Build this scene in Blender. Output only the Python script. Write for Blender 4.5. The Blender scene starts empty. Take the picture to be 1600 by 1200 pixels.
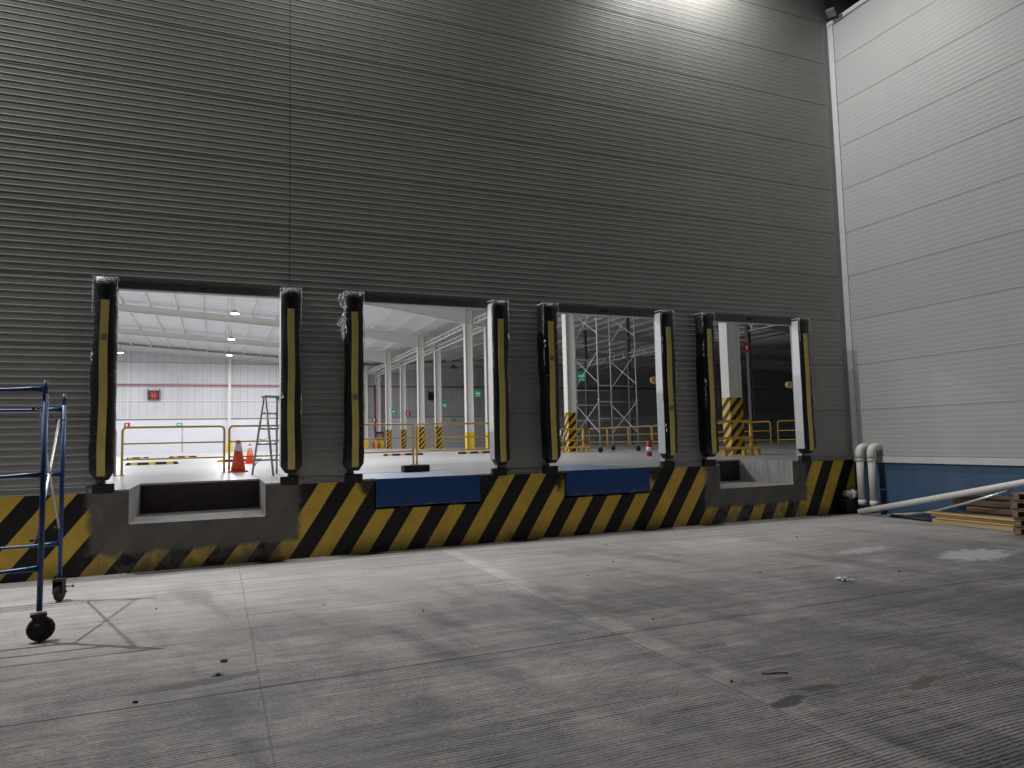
import bpy, bmesh, math, random
from mathutils import Vector, Matrix
random.seed(7)
S = bpy.context.scene
COL = S.collection
R = math.radians

# ---------------------------------------------------------------- camera
yaw, pitch, roll = R(22.8536), R(4.494), R(-1.3258)
cr_, sr_ = math.cos(yaw), math.sin(yaw)
rt = Vector((cr_, -sr_, 0)); fw = Vector((sr_*math.cos(pitch), cr_*math.cos(pitch), math.sin(pitch)))
up = rt.cross(fw)
r2 = rt*math.cos(roll) + up*math.sin(roll); u2 = -rt*math.sin(roll) + up*math.cos(roll)
cam = bpy.data.cameras.new('camera'); co = bpy.data.objects.new('camera', cam); COL.objects.link(co)
M = Matrix((r2, u2, -fw)).transposed().to_4x4(); M.translation = Vector((0, -11.484, 1.772))
co.matrix_world = M
cam.sensor_width = 36; cam.lens = 24.633; cam.clip_start = .05; cam.clip_end = 400
S.camera = co
# ---------------------------------------------------------------- world: a night sky
w = bpy.data.worlds.new('World'); S.world = w; w.use_nodes = True
bg = w.node_tree.nodes['Background']; bg.inputs[0].default_value = (.5, .55, .7, 1); bg.inputs[1].default_value = .004
S.view_settings.view_transform = 'Standard'; S.view_settings.look = 'None'; S.view_settings.exposure = 0; S.view_settings.gamma = 1
S.view_settings.use_curve_mapping = False
S.cycles.max_bounces = 8; S.cycles.diffuse_bounces = 5; S.cycles.glossy_bounces = 4; S.cycles.use_denoising = True
S.cycles.sample_clamp_indirect = 4

OUT_W = 800     # flood lights on the parapet
IN_W = 385       # high bays
# ---------------------------------------------------------------- materials
class G:
    """tiny node-graph helper"""
    def __init__(s, name, rough=.6, metal=0.0, color=(.5,.5,.5), spec=.5):
        s.m = bpy.data.materials.new(name); s.m.use_nodes = True; s.t = s.m.node_tree
        s.b = s.t.nodes['Principled BSDF']; s.b.inputs['Roughness'].default_value = rough
        s.b.inputs['Metallic'].default_value = metal; s.b.inputs['Base Color'].default_value = (*color, 1)
        s.b.inputs['Specular IOR Level'].default_value = spec
        s.tc = s.t.nodes.new('ShaderNodeTexCoord')
        s.sep = None
    def lk(s, a, b): s.t.links.new(a, b)
    def xyz(s):
        if not s.sep:
            g = s.t.nodes.new('ShaderNodeNewGeometry')
            s.pos = g.outputs['Position']
            s.sep = s.t.nodes.new('ShaderNodeSeparateXYZ'); s.lk(g.outputs['Position'], s.sep.inputs[0])
        return s.sep.outputs
    def op(s, o, a, b=0.0, c=0.0, clamp=False):
        n = s.t.nodes.new('ShaderNodeMath'); n.operation = o; n.use_clamp = clamp
        for i, v in enumerate((a, b, c)):
            if isinstance(v, (int, float)): n.inputs[i].default_value = v
            else: s.lk(v, n.inputs[i])
        return n.outputs[0]
    def vec(s, x, y, z):
        n = s.t.nodes.new('ShaderNodeCombineXYZ')
        for i, v in enumerate((x, y, z)):
            if isinstance(v, (int, float)): n.inputs[i].default_value = v
            else: s.lk(v, n.inputs[i])
        return n.outputs[0]
    def noise(s, scale=5, detail=3, rough=.55, vec=None, dist=0):
        n = s.t.nodes.new('ShaderNodeTexNoise'); n.inputs['Scale'].default_value = scale
        n.inputs['Detail'].default_value = detail; n.inputs['Roughness'].default_value = rough; n.inputs['Distortion'].default_value = dist
        if vec is None: s.xyz(); vec = s.pos
        s.lk(vec, n.inputs['Vector']); return n.outputs['Fac']
    def ramp(s, f, a, b, clamp=True):   # smooth 0..1 between a and b
        n = s.t.nodes.new('ShaderNodeMapRange'); n.interpolation_type = 'SMOOTHSTEP'
        s.lk(f, n.inputs[0]) if not isinstance(f, (int, float)) else None
        n.inputs[1].default_value = a; n.inputs[2].default_value = b
        return n.outputs[0]
    def mix(s, f, a, b):
        n = s.t.nodes.new('ShaderNodeMix'); n.data_type = 'RGBA'
        if isinstance(f, (int, float)): n.inputs[0].default_value = f
        else: s.lk(f, n.inputs[0])
        for i, v in ((6, a), (7, b)):
            if isinstance(v, tuple): n.inputs[i].default_value = (*v, 1)
            else: s.lk(v, n.inputs[i])
        return n.outputs[2]
    def mulc(s, c, f):
        n = s.t.nodes.new('ShaderNodeVectorMath'); n.operation = 'SCALE'
        if isinstance(c, tuple): n.inputs[0].default_value = c
        else: s.lk(c, n.inputs[0])
        s.lk(f, n.inputs['Scale']); return n.outputs[0]
    def color(s, c): s.lk(c, s.b.inputs['Base Color'])
    def bump(s, h, strength=.3, dist=.01):
        n = s.t.nodes.new('ShaderNodeBump'); n.inputs['Strength'].default_value = strength; n.inputs['Distance'].default_value = dist
        s.lk(h, n.inputs['Height']); s.lk(n.outputs[0], s.b.inputs['Normal'])
    def rough(s, r): s.lk(r, s.b.inputs['Roughness'])

def plain(name, color, rough=.5, metal=0, var=.12, scale=6, bump=0):
    g = G(name, rough, metal, color)
    n = g.noise(scale, 4); n2 = g.noise(scale*9, 2)
    f = g.op('ADD', g.op('MULTIPLY', n, var*2), g.op('MULTIPLY', n2, var))
    f = g.op('ADD', f, 1 - var*1.5)
    g.color(g.mulc(color, f))
    if bump: g.bump(n2, bump, .01)
    return g.m
def emit(name, color, strength):
    m = bpy.data.materials.new(name); m.use_nodes = True
    b = m.node_tree.nodes['Principled BSDF']; b.inputs['Base Color'].default_value = (.8, .8, .8, 1)
    b.inputs['Emission Color'].default_value = (*color, 1); b.inputs['Emission Strength'].default_value = strength
    return m
def line(g, coord, at, width, soft=.004):
    d = g.op('ABSOLUTE', g.op('SUBTRACT', coord, at))
    return g.op('SUBTRACT', 1.0, g.ramp(d, width/2, width/2 + soft))

def mat_ground():
    g = G('yard_concrete', .82, spec=.3); x, y, z = g.xyz()
    big = g.noise(.35, 4, .6); mid = g.noise(1.6, 5, .62, dist=.4); fine = g.noise(38, 3, .7)
    streak = g.noise(1.0, 5, .65, g.vec(g.op('MULTIPLY', x, .55), g.op('MULTIPLY', y, 9), 0))
    streak2 = g.noise(1.0, 4, .6, g.vec(g.op('MULTIPLY', x, 1.1), g.op('MULTIPLY', y, 46), 3.3))
    # tyre-dark bands running out from the docks
    tyre = g.noise(1.0, 5, .6, g.vec(g.op('MULTIPLY', g.op('SUBTRACT', x, g.op('MULTIPLY', y, -.22)), 1.25), g.op('MULTIPLY', y, .3), 8))
    v = g.op('ADD', g.op('MULTIPLY', big, .55), g.op('MULTIPLY', mid, .45))
    v = g.op('ADD', g.op('MULTIPLY', g.op('SUBTRACT', v, .5), 1.0), 1.0)
    v = g.op('MULTIPLY', v, g.op('ADD', g.op('MULTIPLY', g.op('SUBTRACT', streak, .5), 1.1), 1.0))
    v = g.op('MULTIPLY', v, g.op('ADD', g.op('MULTIPLY', g.op('SUBTRACT', fine, .5), 1.1), 1.0))
    ty = g.ramp(tyre, .50, .66); near = g.ramp(y, -.8, -2.2)
    v = g.op('MULTIPLY', v, g.op('SUBTRACT', 1.0, g.op('MULTIPLY', g.op('MULTIPLY', ty, near), .34)))
    # broom grooves, parallel to the wall: fine, broken up, worn away in places
    ph = g.op('ADD', g.op('MULTIPLY', y, 1/.033), g.op('MULTIPLY', g.noise(1.1, 3), 2.4))
    gr = g.op('ABSOLUTE', g.op('SUBTRACT', g.op('FRACT', ph), .5))
    deep = g.ramp(y, -1.8, -6.4)
    gw = g.noise(1.0, 4, .7, g.vec(g.op('MULTIPLY', x, 2.2), g.op('MULTIPLY', y, 21), 5))
    gr = g.ramp(g.op('ADD', gr, g.op('MULTIPLY', g.op('SUBTRACT', .5, gw), .8)), .02, .30)
    bm = g.noise(.75, 5, .66, dist=.8)
    bmask = g.op('MULTIPLY', g.ramp(bm, .30, .58), g.op('ADD', g.op('MULTIPLY', deep, .85), .12))
    chip = g.ramp(g.noise(1.0, 4, .7, g.vec(g.op('MULTIPLY', x, 26), g.op('MULTIPLY', y, 60), 1)), .36, .56)
    groove = g.op('MULTIPLY', g.op('MULTIPLY', g.op('SUBTRACT', 1.0, gr), bmask), g.op('ADD', g.op('MULTIPLY', chip, .7), .3))
    v = g.op('MULTIPLY', v, g.op('SUBTRACT', 1.0, g.op('MULTIPLY', groove, .9)))
    # grime blotches, thickened outward to paint in the lamps' falloff
    grime = g.noise(.55, 6, .72, dist=.5)
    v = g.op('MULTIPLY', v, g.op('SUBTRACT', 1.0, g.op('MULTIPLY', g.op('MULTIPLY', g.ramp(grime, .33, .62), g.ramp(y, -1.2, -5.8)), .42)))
    v = g.op('MULTIPLY', v, g.op('SUBTRACT', 1.0, g.op('MULTIPLY', g.ramp(y, -1.5, -6.2), .26)))  # lamp falloff away from the wall, painted into the base tone
    speck = g.noise(90, 2, .8)
    v = g.op('MULTIPLY', v, g.op('ADD', g.op('MULTIPLY', g.op('SUBTRACT', speck, .5), 1.3), 1.0))
    st = g.ramp(streak2, .56, .70)
    v = g.op('MULTIPLY', v, g.op('SUBTRACT', 1.0, g.op('MULTIPLY', g.op('MULTIPLY', st, g.op('ADD', g.op('MULTIPLY', deep, .8), .15)), .5)))
    # sawn joints
    wob = g.op('MULTIPLY', g.op('SUBTRACT', g.noise(1.2, 2), .5), .02)
    yw = g.op('ADD', y, wob); xw = g.op('ADD', x, wob)
    j = None
    for q in (-5.89, -11.9):
        a = line(g, yw, q, .011, .008); j = a if j is None else g.op('MAXIMUM', j, a)
    for q in (.31, 3.33):
        a = g.op('MULTIPLY', line(g, xw, q, .006, .008), .35 if q < 1 else .65); j = g.op('MAXIMUM', j, a)
    for q in (-3.16, -7.0): j = g.op('MAXIMUM', j, g.op('MULTIPLY', line(g, yw, q, .006, .006), .45))
    v = g.op('MULTIPLY', v, g.op('SUBTRACT', 1.0, g.op('MULTIPLY', j, .78)))
    # a pale worn lip beside the cross joint
    lip = g.op('MULTIPLY', line(g, xw, 3.45, .14, .12), g.ramp(mid, .35, .6))
    v = g.op('ADD', v, g.op('MULTIPLY', lip, .24))
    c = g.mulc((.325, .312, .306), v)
    # stains: x, y, rx, ry, angle, colour
    nd = g.op('MULTIPLY', g.op('SUBTRACT', g.noise(6.5, 6, .72), .5), 2.6)
    def blot(c, sx, sy, rx, ry, ang, colr, amt):
        amt = min(1, amt*1.2)
        ca, sa = math.cos(ang), math.sin(ang)
        dx = g.op('SUBTRACT', x, sx); dy = g.op('SUBTRACT', y, sy)
        a = g.op('DIVIDE', g.op('ADD', g.op('MULTIPLY', dx, ca), g.op('MULTIPLY', dy, sa)), rx)
        b = g.op('DIVIDE', g.op('ADD', g.op('MULTIPLY', dx, -sa), g.op('MULTIPLY', dy, ca)), ry)
        d = g.op('SQRT', g.op('ADD', g.op('MULTIPLY', a, a), g.op('MULTIPLY', b, b)))
        d = g.op('ADD', d, nd)
        f = g.op('MULTIPLY', g.op('SUBTRACT', 1.0, g.ramp(d, .75, 1.25)), amt)
        return g.mix(f, c, colr)
    for a in ((-.15, -5.56, .44, .07, .12, (.07,.068,.066), .75), (.02, -5.44, .05, .035, 0, (.03,.03,.03), .9),
              (3.5, -7.76, .17, .06, .25, (.05,.048,.046), .85), (3.88, -7.66, .15, .05, -.2, (.06,.055,.05), .85), (3.78, -7.42, .07, .04, 0, (.06,.055,.05), .8),
              (6.75, -6.3, .33, .05, .1, (.09,.085,.08), .75), (8.6, -6.0, .2, .05, 0, (.1,.095,.09), .6), (4.6, -7.9, .2, .05, .3, (.07,.06,.055), .6),
              (9.85, -4.75, .62, .33, .1, (.48,.50,.54), .5), (8.9, -3.7, .55, .16, .1, (.46,.46,.47), .4), (7.2, -4.3, .3, .1, .2, (.12,.11,.1), .35)):
        c = blot(c, *a)
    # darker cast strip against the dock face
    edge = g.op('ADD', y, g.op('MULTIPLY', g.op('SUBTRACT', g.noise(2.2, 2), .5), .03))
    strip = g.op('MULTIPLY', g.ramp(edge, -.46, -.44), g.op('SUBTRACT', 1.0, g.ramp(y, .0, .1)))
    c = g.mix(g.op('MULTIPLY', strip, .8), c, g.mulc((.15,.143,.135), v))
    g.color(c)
    h = g.op('ADD', g.op('MULTIPLY', g.op('SUBTRACT', 1.0, groove), .6), g.op('ADD', g.op('MULTIPLY', fine, .35), g.op('MULTIPLY', g.op('SUBTRACT', 1.0, j), 1.0)))
    g.bump(h, .55, .008)
    return g.m

def mat_plinth():
    g = G('striped_plinth', .55, spec=.4); x, y, z = g.xyz()
    n1 = g.noise(2.4, 5, .65); n2 = g.noise(14, 4, .65)
    wob = g.op('MULTIPLY', g.op('SUBTRACT', g.noise(7, 3), .5), .016)
    # the slant of the hand-masked stripes grows steeper to the right
    k = g.op('ADD', g.op('MULTIPLY', g.ramp(x, -.6, 2.2), -.13), g.op('ADD', g.op('MULTIPLY', g.ramp(x, 9.2, 11.6), -.15), .775))
    s = g.op('ADD', g.op('SUBTRACT', g.op('SUBTRACT', x, .75 - .6184*40), g.op('MULTIPLY', g.op('SUBTRACT', z, .05), k)), wob)
    fr = g.op('FRACT', g.op('DIVIDE', s, .6184))
    yl = g.op('SUBTRACT', 1.0, g.ramp(fr, .497, .507))
    st0 = g.ramp(fr, .0, .012)
    yl = g.op('MULTIPLY', yl, st0)
    ye = g.mix(g.ramp(n1, .3, .75), (.95,.65,.10), (.76,.50,.07))
    ye = g.mix(g.op('MULTIPLY', g.ramp(n2, .55, .75), .35), ye, (.16,.10,.03))
    # dirt climbing from the yard
    ye = g.mix(g.op('MULTIPLY', g.op('SUBTRACT', 1.0, g.ramp(z, .0, .3)), g.op('MULTIPLY', n1, .7)), ye, (.14,.10,.055))
    bk = g.mix(n2, (.008,.008,.009), (.022,.021,.02))
    c = g.mix(yl, bk, ye)
    # grey mortar patches round the two open pits
    nz = g.op('MULTIPLY', g.op('SUBTRACT', g.noise(3.4, 6, .72, dist=.3), .5), 1.05)
    mort = g.mix(g.noise(2.2, 5, .7), (.085,.081,.074), (.25,.24,.22))
    mort = g.mix(g.ramp(n2, .4, .8), mort, g.mix(.5, mort, (.19,.18,.16)))
    mask = None
    for cx, hw, lo in ((-.235, 1.33, .24), (10.29, 1.22, .28)):
        dx = g.op('DIVIDE', g.op('MAXIMUM', g.op('SUBTRACT', g.op('ABSOLUTE', g.op('SUBTRACT', x, cx)), hw), 0.0), .25)
        dz = g.op('DIVIDE', g.op('MAXIMUM', g.op('SUBTRACT', lo + .12, z), 0.0), .2)
        d = g.op('ADD', g.op('MAXIMUM', dx, dz), nz)
        a = g.op('SUBTRACT', 1.0, g.ramp(d, .18, .62)); mask = a if mask is None else g.op('MAXIMUM', mask, a)
    c = g.mix(g.op('MULTIPLY', mask, .96), c, mort)
    # smeared mortar over the rest of the width below the pits
    sm = None
    for cx in (-.235, 10.29):
        a = g.op('SUBTRACT', 1.0, g.ramp(g.op('ABSOLUTE', g.op('SUBTRACT', x, cx)), .9, 1.7)); sm = a if sm is None else g.op('MAXIMUM', sm, a)
    c = g.mix(g.op('MULTIPLY', g.op('MULTIPLY', sm, g.ramp(g.noise(4, 5, .7), .38, .62)), .7), c, mort)
    # knocked, blackened corners beside the levellers
    dk = None
    for cx in (2.27, 4.34, 5.72, 7.78):
        d = g.op('ADD', g.op('DIVIDE', g.op('ABSOLUTE', g.op('SUBTRACT', x, cx)), .30), g.op('DIVIDE', g.op('SUBTRACT', 1.15, z), .42))
        d = g.op('ADD', d, nz)
        a = g.op('SUBTRACT', 1.0, g.ramp(d, .5, .95)); dk = a if dk is None else g.op('MAXIMUM', dk, a)
    c = g.mix(g.op('MULTIPLY', dk, .93), c, g.mix(g.ramp(g.noise(26, 3, .7), .58, .66), (.012,.010,.009), (.25,.22,.17)))
    fl = g.op('MULTIPLY', g.ramp(g.noise(9, 5, .75), .66, .70), .5)
    c = g.mix(fl, c, (.07,.06,.05))
    g.color(c); g.bump(g.op('ADD', g.op('MULTIPLY', n2, .5), g.op('MULTIPLY', mask, 1.2)), .35, .008)
    return g.m

def mat_clad(name, colr, rough, vary=.1):
    g = G(name, rough, 0.0, colr, .5); x, y, z = g.xyz()
    n = g.noise(1.0, 4, .6, g.vec(g.op('MULTIPLY', x, .5), g.op('MULTIPLY', y, .5), g.op('MULTIPLY', z, 2.0)))
    drip = g.noise(1.0, 4, .65, g.vec(g.op('MULTIPLY', x, 5), g.op('MULTIPLY', y, 5), g.op('MULTIPLY', z, .45)))
    pn = g.t.nodes.new('ShaderNodeTexWhiteNoise'); pn.noise_dimensions = '1D'
    g.lk(g.op('FLOOR', g.op('SUBTRACT', z, .229)), pn.inputs['W'])
    f = g.op('ADD', g.op('MULTIPLY', g.op('SUBTRACT', n, .5), vary*1.4), 1.0)
    f = g.op('ADD', f, g.op('MULTIPLY', g.op('SUBTRACT', drip, .5), vary*1.5))
    f = g.op('ADD', f, g.op('MULTIPLY', g.op('SUBTRACT', pn.outputs[0], .5), vary*.8))
    g.color(g.mulc(colr, f)); g.rough(g.op('ADD', g.op('MULTIPLY', drip, .16), rough - .08))
    g.bump(g.noise(3, 3), .06, .02)
    return g.m

def mat_floor():
    g = G('hall_floor', .32, spec=.5); x, y, z = g.xyz()
    n = g.noise(.5, 4); f = g.noise(8, 4, .65)
    v = g.op('ADD', g.op('MULTIPLY', g.op('SUBTRACT', n, .5), .22), g.op('ADD', g.op('MULTIPLY', g.op('SUBTRACT', f, .5), .16), 1.0))
    j = g.op('MAXIMUM', line(g, y, 5.15, .02), line(g, y, 2.55, .012))
    for q in (9.6, 14.2, 20, 26, 34, 44): j = g.op('MAXIMUM', j, line(g, y, q, .02))
    for q in (-4, 2.2, 8.3, 14.3, 20): j = g.op('MAXIMUM', j, line(g, x, q, .02))
    v = g.op('MULTIPLY', v, g.op('SUBTRACT', 1.0, g.op('MULTIPLY', j, .5)))
    g.color(g.mulc((.50,.495,.50), v)); g.rough(g.op('ADD', g.op('MULTIPLY', f, .2), .22))
    return g.m
def mat_pit():
    g = G('pit_concrete', .8, spec=.3); x, y, z = g.xyz()
    n = g.noise(4, 5, .65); d = g.noise(1.0, 4, .7, g.vec(g.op('MULTIPLY', x, 9), g.op('MULTIPLY', y, 9), z))
    c = g.mix(n, (.36,.35,.335), (.66,.64,.62)); c = g.mix(g.op('MULTIPLY', g.ramp(d, .45, .7), .5), c, (.16,.145,.13))
    g.color(c); g.bump(n, .3, .01); return g.m
def mat_sheet(name, colr, pitch=.75, axis=0):
    g = G(name, .5, 0, colr); o = g.xyz()
    fr = g.op('FRACT', g.op('DIVIDE', o[axis], pitch))
    l = g.op('SUBTRACT', 1.0, g.ramp(fr, .02, .07)); l2 = line(g, fr, .35, .03, .02); l3 = line(g, fr, .65, .03, .02)
    f = g.op('SUBTRACT', 1.0, g.op('ADD', g.op('MULTIPLY', l, .55), g.op('MULTIPLY', g.op('ADD', l2, l3), .13)))
    g.color(g.mulc(colr, g.op('MULTIPLY', f, g.op('ADD', g.op('MULTIPLY', g.noise(.6, 3), .2), .9)))); return g.m
def mat_stripe_col():
    g = G('column_hazard_paint', .45); x, y, z = g.xyz()
    u = g.op('ADD', g.op('SUBTRACT', z, x), y)
    fr = g.op('FRACT', g.op('DIVIDE', g.op('ADD', u, 60), .36))
    f = g.op('SUBTRACT', g.ramp(fr, .5, .52), g.ramp(fr, .98, 1.0))
    g.color(g.mix(f, (.72,.46,.04), (.012,.012,.012))); return g.m
def mat_wood(name, a, b, ax=1):
    g = G(name, .75); o = g.xyz()
    sc = [14, 14, 14]; sc[ax] = .8
    n = g.noise(1.0, 5, .65, g.vec(*[g.op('MULTIPLY', o[i], sc[i]*1.6) for i in range(3)]))
    g.color(g.mix(g.ramp(n, .3, .7), a, b)); g.bump(n, .3, .005); return g.m
def mat_zebra(name, period, axis=0):
    g = G(name, .6); o = g.xyz()
    fr = g.op('FRACT', g.op('DIVIDE', g.op('ADD', o[axis], 50), period))
    g.color(g.mix(g.ramp(fr, .36, .38), (.72,.47,.05), (.02,.02,.02))); return g.m
def mat_lev():
    g = G('leveller_blue', .34, 0); x, y, z = g.xyz()
    n = g.noise(3, 5, .7); sc = g.noise(1.0, 5, .75, g.vec(g.op('MULTIPLY', x, 5), 0, g.op('MULTIPLY', z, 42)))
    low = g.op('SUBTRACT', 1.0, g.ramp(z, .70, .92)); top = g.ramp(z, 1.12, 1.17)
    c = g.mix(n, (.009,.065,.25), (.014,.09,.33))
    m = g.op('MULTIPLY', g.ramp(sc, .50, .60), g.op('MAXIMUM', g.op('MULTIPLY', low, .85), g.op('MULTIPLY', top, .6)))
    c = g.mix(m, c, g.mix(g.ramp(n, .4, .6), (.10,.085,.075), (.25,.27,.30)))
    c = g.mix(g.op('MULTIPLY', g.ramp(g.noise(8, 5, .7), .6, .72), .4), c, (.02,.03,.06))
    g.color(c); g.rough(g.op('ADD', g.op('MULTIPLY', n, .3), .2)); return g.m
def mat_plastic():
    g = G('stretch_wrap', .18, 0, (.75,.8,.84), .6)
    n = g.noise(34, 3, .7)
    g.b.inputs['Transmission Weight'].default_value = .0
    g.lk(g.op('ADD', g.op('MULTIPLY', g.ramp(n, .38, .62), .6), .12), g.b.inputs['Alpha']); g.bump(n, .8, .01)
    return g.m
def mat_pad():
    g = G('black_pad_vinyl', .34, 0, (.014,.016,.019), .5)
    n = g.noise(5, 4, .6, dist=1.0); n2 = g.noise(26, 4, .7, dist=1.5)
    g.color(g.mix(g.ramp(n2, .60, .72), (.007,.008,.010), (.026,.032,.038))); g.bump(g.op('ADD', n, g.op('MULTIPLY', n2, .5)), .7, .02); return g.m

MT = dict(
 ground=mat_ground(), plinth=mat_plinth(), floor=mat_floor(), pit=mat_pit(),
 wall=mat_clad('dock_wall_paint', (.375,.373,.352), .42, .12), side=mat_clad('side_wall_paint', (.435,.435,.435), .5, .05),
 trim=plain('grey_trim', (.27,.28,.275), .4), corner=plain('corner_flashing', (.62,.62,.65), .38, .1), dtrim=plain('dark_trim', (.13,.13,.128), .45),
 dark=plain('shadow_gap', (.02,.02,.02), .7), black=plain('black_rubber', (.018,.018,.018), .6, 0, .3, 12, .3),
 blue=mat_clad('blue_wall_paint', (.05,.10,.18), .5, .35), cream=plain('white_steel_paint', (.72,.70,.66), .42, 0, .04, 1),
 lining=plain('inner_lining', (.6,.6,.6), .6), roof=mat_sheet('roof_sheet', (.66,.66,.68), 1.0, 1), farclad=mat_sheet('far_cladding', (.62,.63,.65), .66, 0),
 masonry=plain('white_masonry', (.74,.74,.79), .7, 0, .04, 1), redpipe=plain('red_pipe_paint', (.42,.10,.11), .4), maroon=plain('maroon_paint', (.13,.012,.014), .4), tower=plain('tower_tube', (.48,.49,.5), .45, .3, .2, 9), shadedcol=plain('shaded_column_paint', (.16,.155,.15), .5), red=plain('red_paint', (.42,.02,.02), .35),
 pad=mat_pad(), canvas=plain('white_canvas', (.68,.68,.70), .45, 0, .12, 10, .3), ystrip=plain('yellow_strip', (.82,.68,.20), .5, 0, .16, 6, .2), wrap=mat_plastic(),
 lev=mat_lev(), deck=plain('deck_blue_steel', (.30,.39,.55), .35, .3, .12, 3), yellow=plain('rail_yellow', (.62,.36,.03), .4, 0, .08),
 ybright=plain('bright_yellow', (.8,.58,.05), .45, 0, .06), hazard=mat_stripe_col(), zebra=mat_zebra('wheel_stop_zebra', .55), orange=plain('cone_orange', (.85,.10,.03), .5, 0, .05),
 white=plain('reflective_white', (.8,.8,.8), .4, 0, .04), alu=plain('ladder_metal', (.42,.42,.41), .35, .6, .15, 10), galv=plain('galvanised', (.55,.55,.56), .35, .8, .2, 14),
 sblue=plain('scaffold_blue', (.016,.065,.19), .38, .1, .2, 8), rust=plain('rusty_steel', (.05,.035,.03), .7, .3, .3, 20), tyre=plain('tyre_rubber', (.025,.024,.023), .75, 0, .3, 30, .5),
 pvc=plain('pvc_pipe', (.56,.53,.50), .38, 0, .1, 5), pvcw=plain('pvc_white', (.72,.71,.69), .35, 0, .08, 4), pine=mat_wood('new_pine', (.62,.45,.22), (.45,.30,.14)), oldwood=mat_wood('weathered_board', (.10,.075,.055), (.19,.145,.11)),
 pallet=mat_wood('pallet_wood', (.13,.085,.055), (.24,.17,.115), 1), green=plain('sign_green', (.02,.42,.22), .4, 0, .03), signw=plain('sign_white', (.85,.85,.85), .4, 0, .02),
 rim=plain('wrap_rim_white', (.74,.77,.79), .3, 0, .25, 40, .6), soot=plain('sooty_plate', (.05,.038,.03), .7, 0, .45, 3), paper=plain('dirty_paper', (.30,.27,.22), .6, 0, .5, 60), lens=emit('lamp_lens', (1,1,1), 18), lensx=emit('flood_lens', (1,.98,.94), 60), housing=plain('lamp_housing', (.09,.09,.095), .4, .3), lampgrey=plain('floodlight_back', (.42,.42,.42), .4, .4), lampoff=plain('unlit_lens', (.2,.2,.2), .2),
 fanb=plain('fan_black', (.015,.015,.015), .5), fanr=plain('fan_red', (.75,.06,.04), .4), clear=plain('crumpled_clear_plastic', (.5,.51,.53), .15), amber=plain('amber_plastic', (.75,.52,.2), .4), trusswhite=plain('truss_white', (.7,.69,.66), .45, 0, .04, 1))

# ---------------------------------------------------------------- mesh helpers
class MB:
    def __init__(s): s.b = bmesh.new()
    def quad(s, *p):
        s.b.faces.new([s.b.verts.new(q) for q in p]); return s
    def box(s, x0, x1, y0, y1, z0, z1, mtx=None):
        P = [Vector(p) for p in ((x0,y0,z0),(x1,y0,z0),(x1,y1,z0),(x0,y1,z0),(x0,y0,z1),(x1,y0,z1),(x1,y1,z1),(x0,y1,z1))]
        if mtx: P = [mtx @ p for p in P]
        v = [s.b.verts.new(p) for p in P]
        for f in ((3,2,1,0),(4,5,6,7),(0,1,5,4),(1,2,6,5),(2,3,7,6),(3,0,4,7)): s.b.faces.new([v[i] for i in f])
        return s
    def tube(s, pts, r, n=10, cap=True, squash=None):
        pts = [Vector(p) for p in pts]; rs = r if isinstance(r, (list, tuple)) else [r]*len(pts)
        prev = None; rings = []
        for i, p in enumerate(pts):
            d = (pts[min(i+1, len(pts)-1)] - pts[max(i-1, 0)]).normalized()
            if prev is None:
                a = Vector((0,0,1)) if abs(d.z) < .9 else Vector((1,0,0)); u = d.cross(a).normalized()
            else: u = (prev - d*prev.dot(d)).normalized()
            prev = u; v = d.cross(u)
            rings.append([s.b.verts.new(p + (u*math.cos(2*math.pi*k/n) + v*math.sin(2*math.pi*k/n))*rs[i]) for k in range(n)])
        for a, b in zip(rings, rings[1:]):
            for k in range(n):
                f = s.b.faces.new((a[k], a[(k+1)%n], b[(k+1)%n], b[k])); f.smooth = True
        if cap: s.b.faces.new(rings[0][::-1]); s.b.faces.new(rings[-1])
        return s
    def lathe(s, c, prof, n=20, axis='z'):
        rings = []
        for r, h in prof:
            ring = []
            for k in range(n):
                a = 2*math.pi*k/n; p = Vector((r*math.cos(a), r*math.sin(a), h))
                if axis == 'x': p = Vector((h, p.x, p.y))
                if axis == 'y': p = Vector((p.x, h, p.y))
                ring.append(s.b.verts.new(Vector(c) + p))
            rings.append(ring)
        for a, b in zip(rings, rings[1:]):
            for k in range(n):
                f = s.b.faces.new((a[k], a[(k+1)%n], b[(k+1)%n], b[k])); f.smooth = True
        s.b.faces.new(rings[0][::-1]); s.b.faces.new(rings[-1]); return s
    def prism(s, poly, y0, y1, plane='xz'):
        f = (lambda a, b, t: (a, t, b)) if plane == 'xz' else (lambda a, b, t: (t, a, b))
        A = [s.b.verts.new(f(a, b, y0)) for a, b in poly]; B = [s.b.verts.new(f(a, b, y1)) for a, b in poly]
        s.b.faces.new(A[::-1]); s.b.faces.new(B)
        for i in range(len(poly)):
            j = (i+1) % len(poly); s.b.faces.new((A[i], A[j], B[j], B[i]))
        return s
    def build(s, name, mat, parent=None, bevel=0, loc=None):
        bmesh.ops.recalc_face_normals(s.b, faces=s.b.faces)
        me = bpy.data.meshes.new(name); s.b.to_mesh(me); s.b.free()
        for m in (mat if isinstance(mat, (list, tuple)) else [mat]): me.materials.append(m)
        o = bpy.data.objects.new(name, me); COL.objects.link(o)
        if loc is not None: o.location = loc
        if parent: o.parent = parent
        if bevel:
            b = o.modifiers.new('bevel', 'BEVEL'); b.width = bevel; b.segments = 2; b.limit_method = 'ANGLE'
        return o
def tag(o, label, cat, group=None):
    o['label'] = label; o['category'] = cat
    if group: o['group'] = group
    return o
def thing(name, loc, label, cat, group=None, rz=0):
    o = bpy.data.objects.new(name, None); COL.objects.link(o); o.empty_display_size = .2
    o.location = loc; o.rotation_euler = (0, 0, rz); return tag(o, label, cat, group)
def struct(o, kind='structure'): o['kind'] = kind; return o
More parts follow.
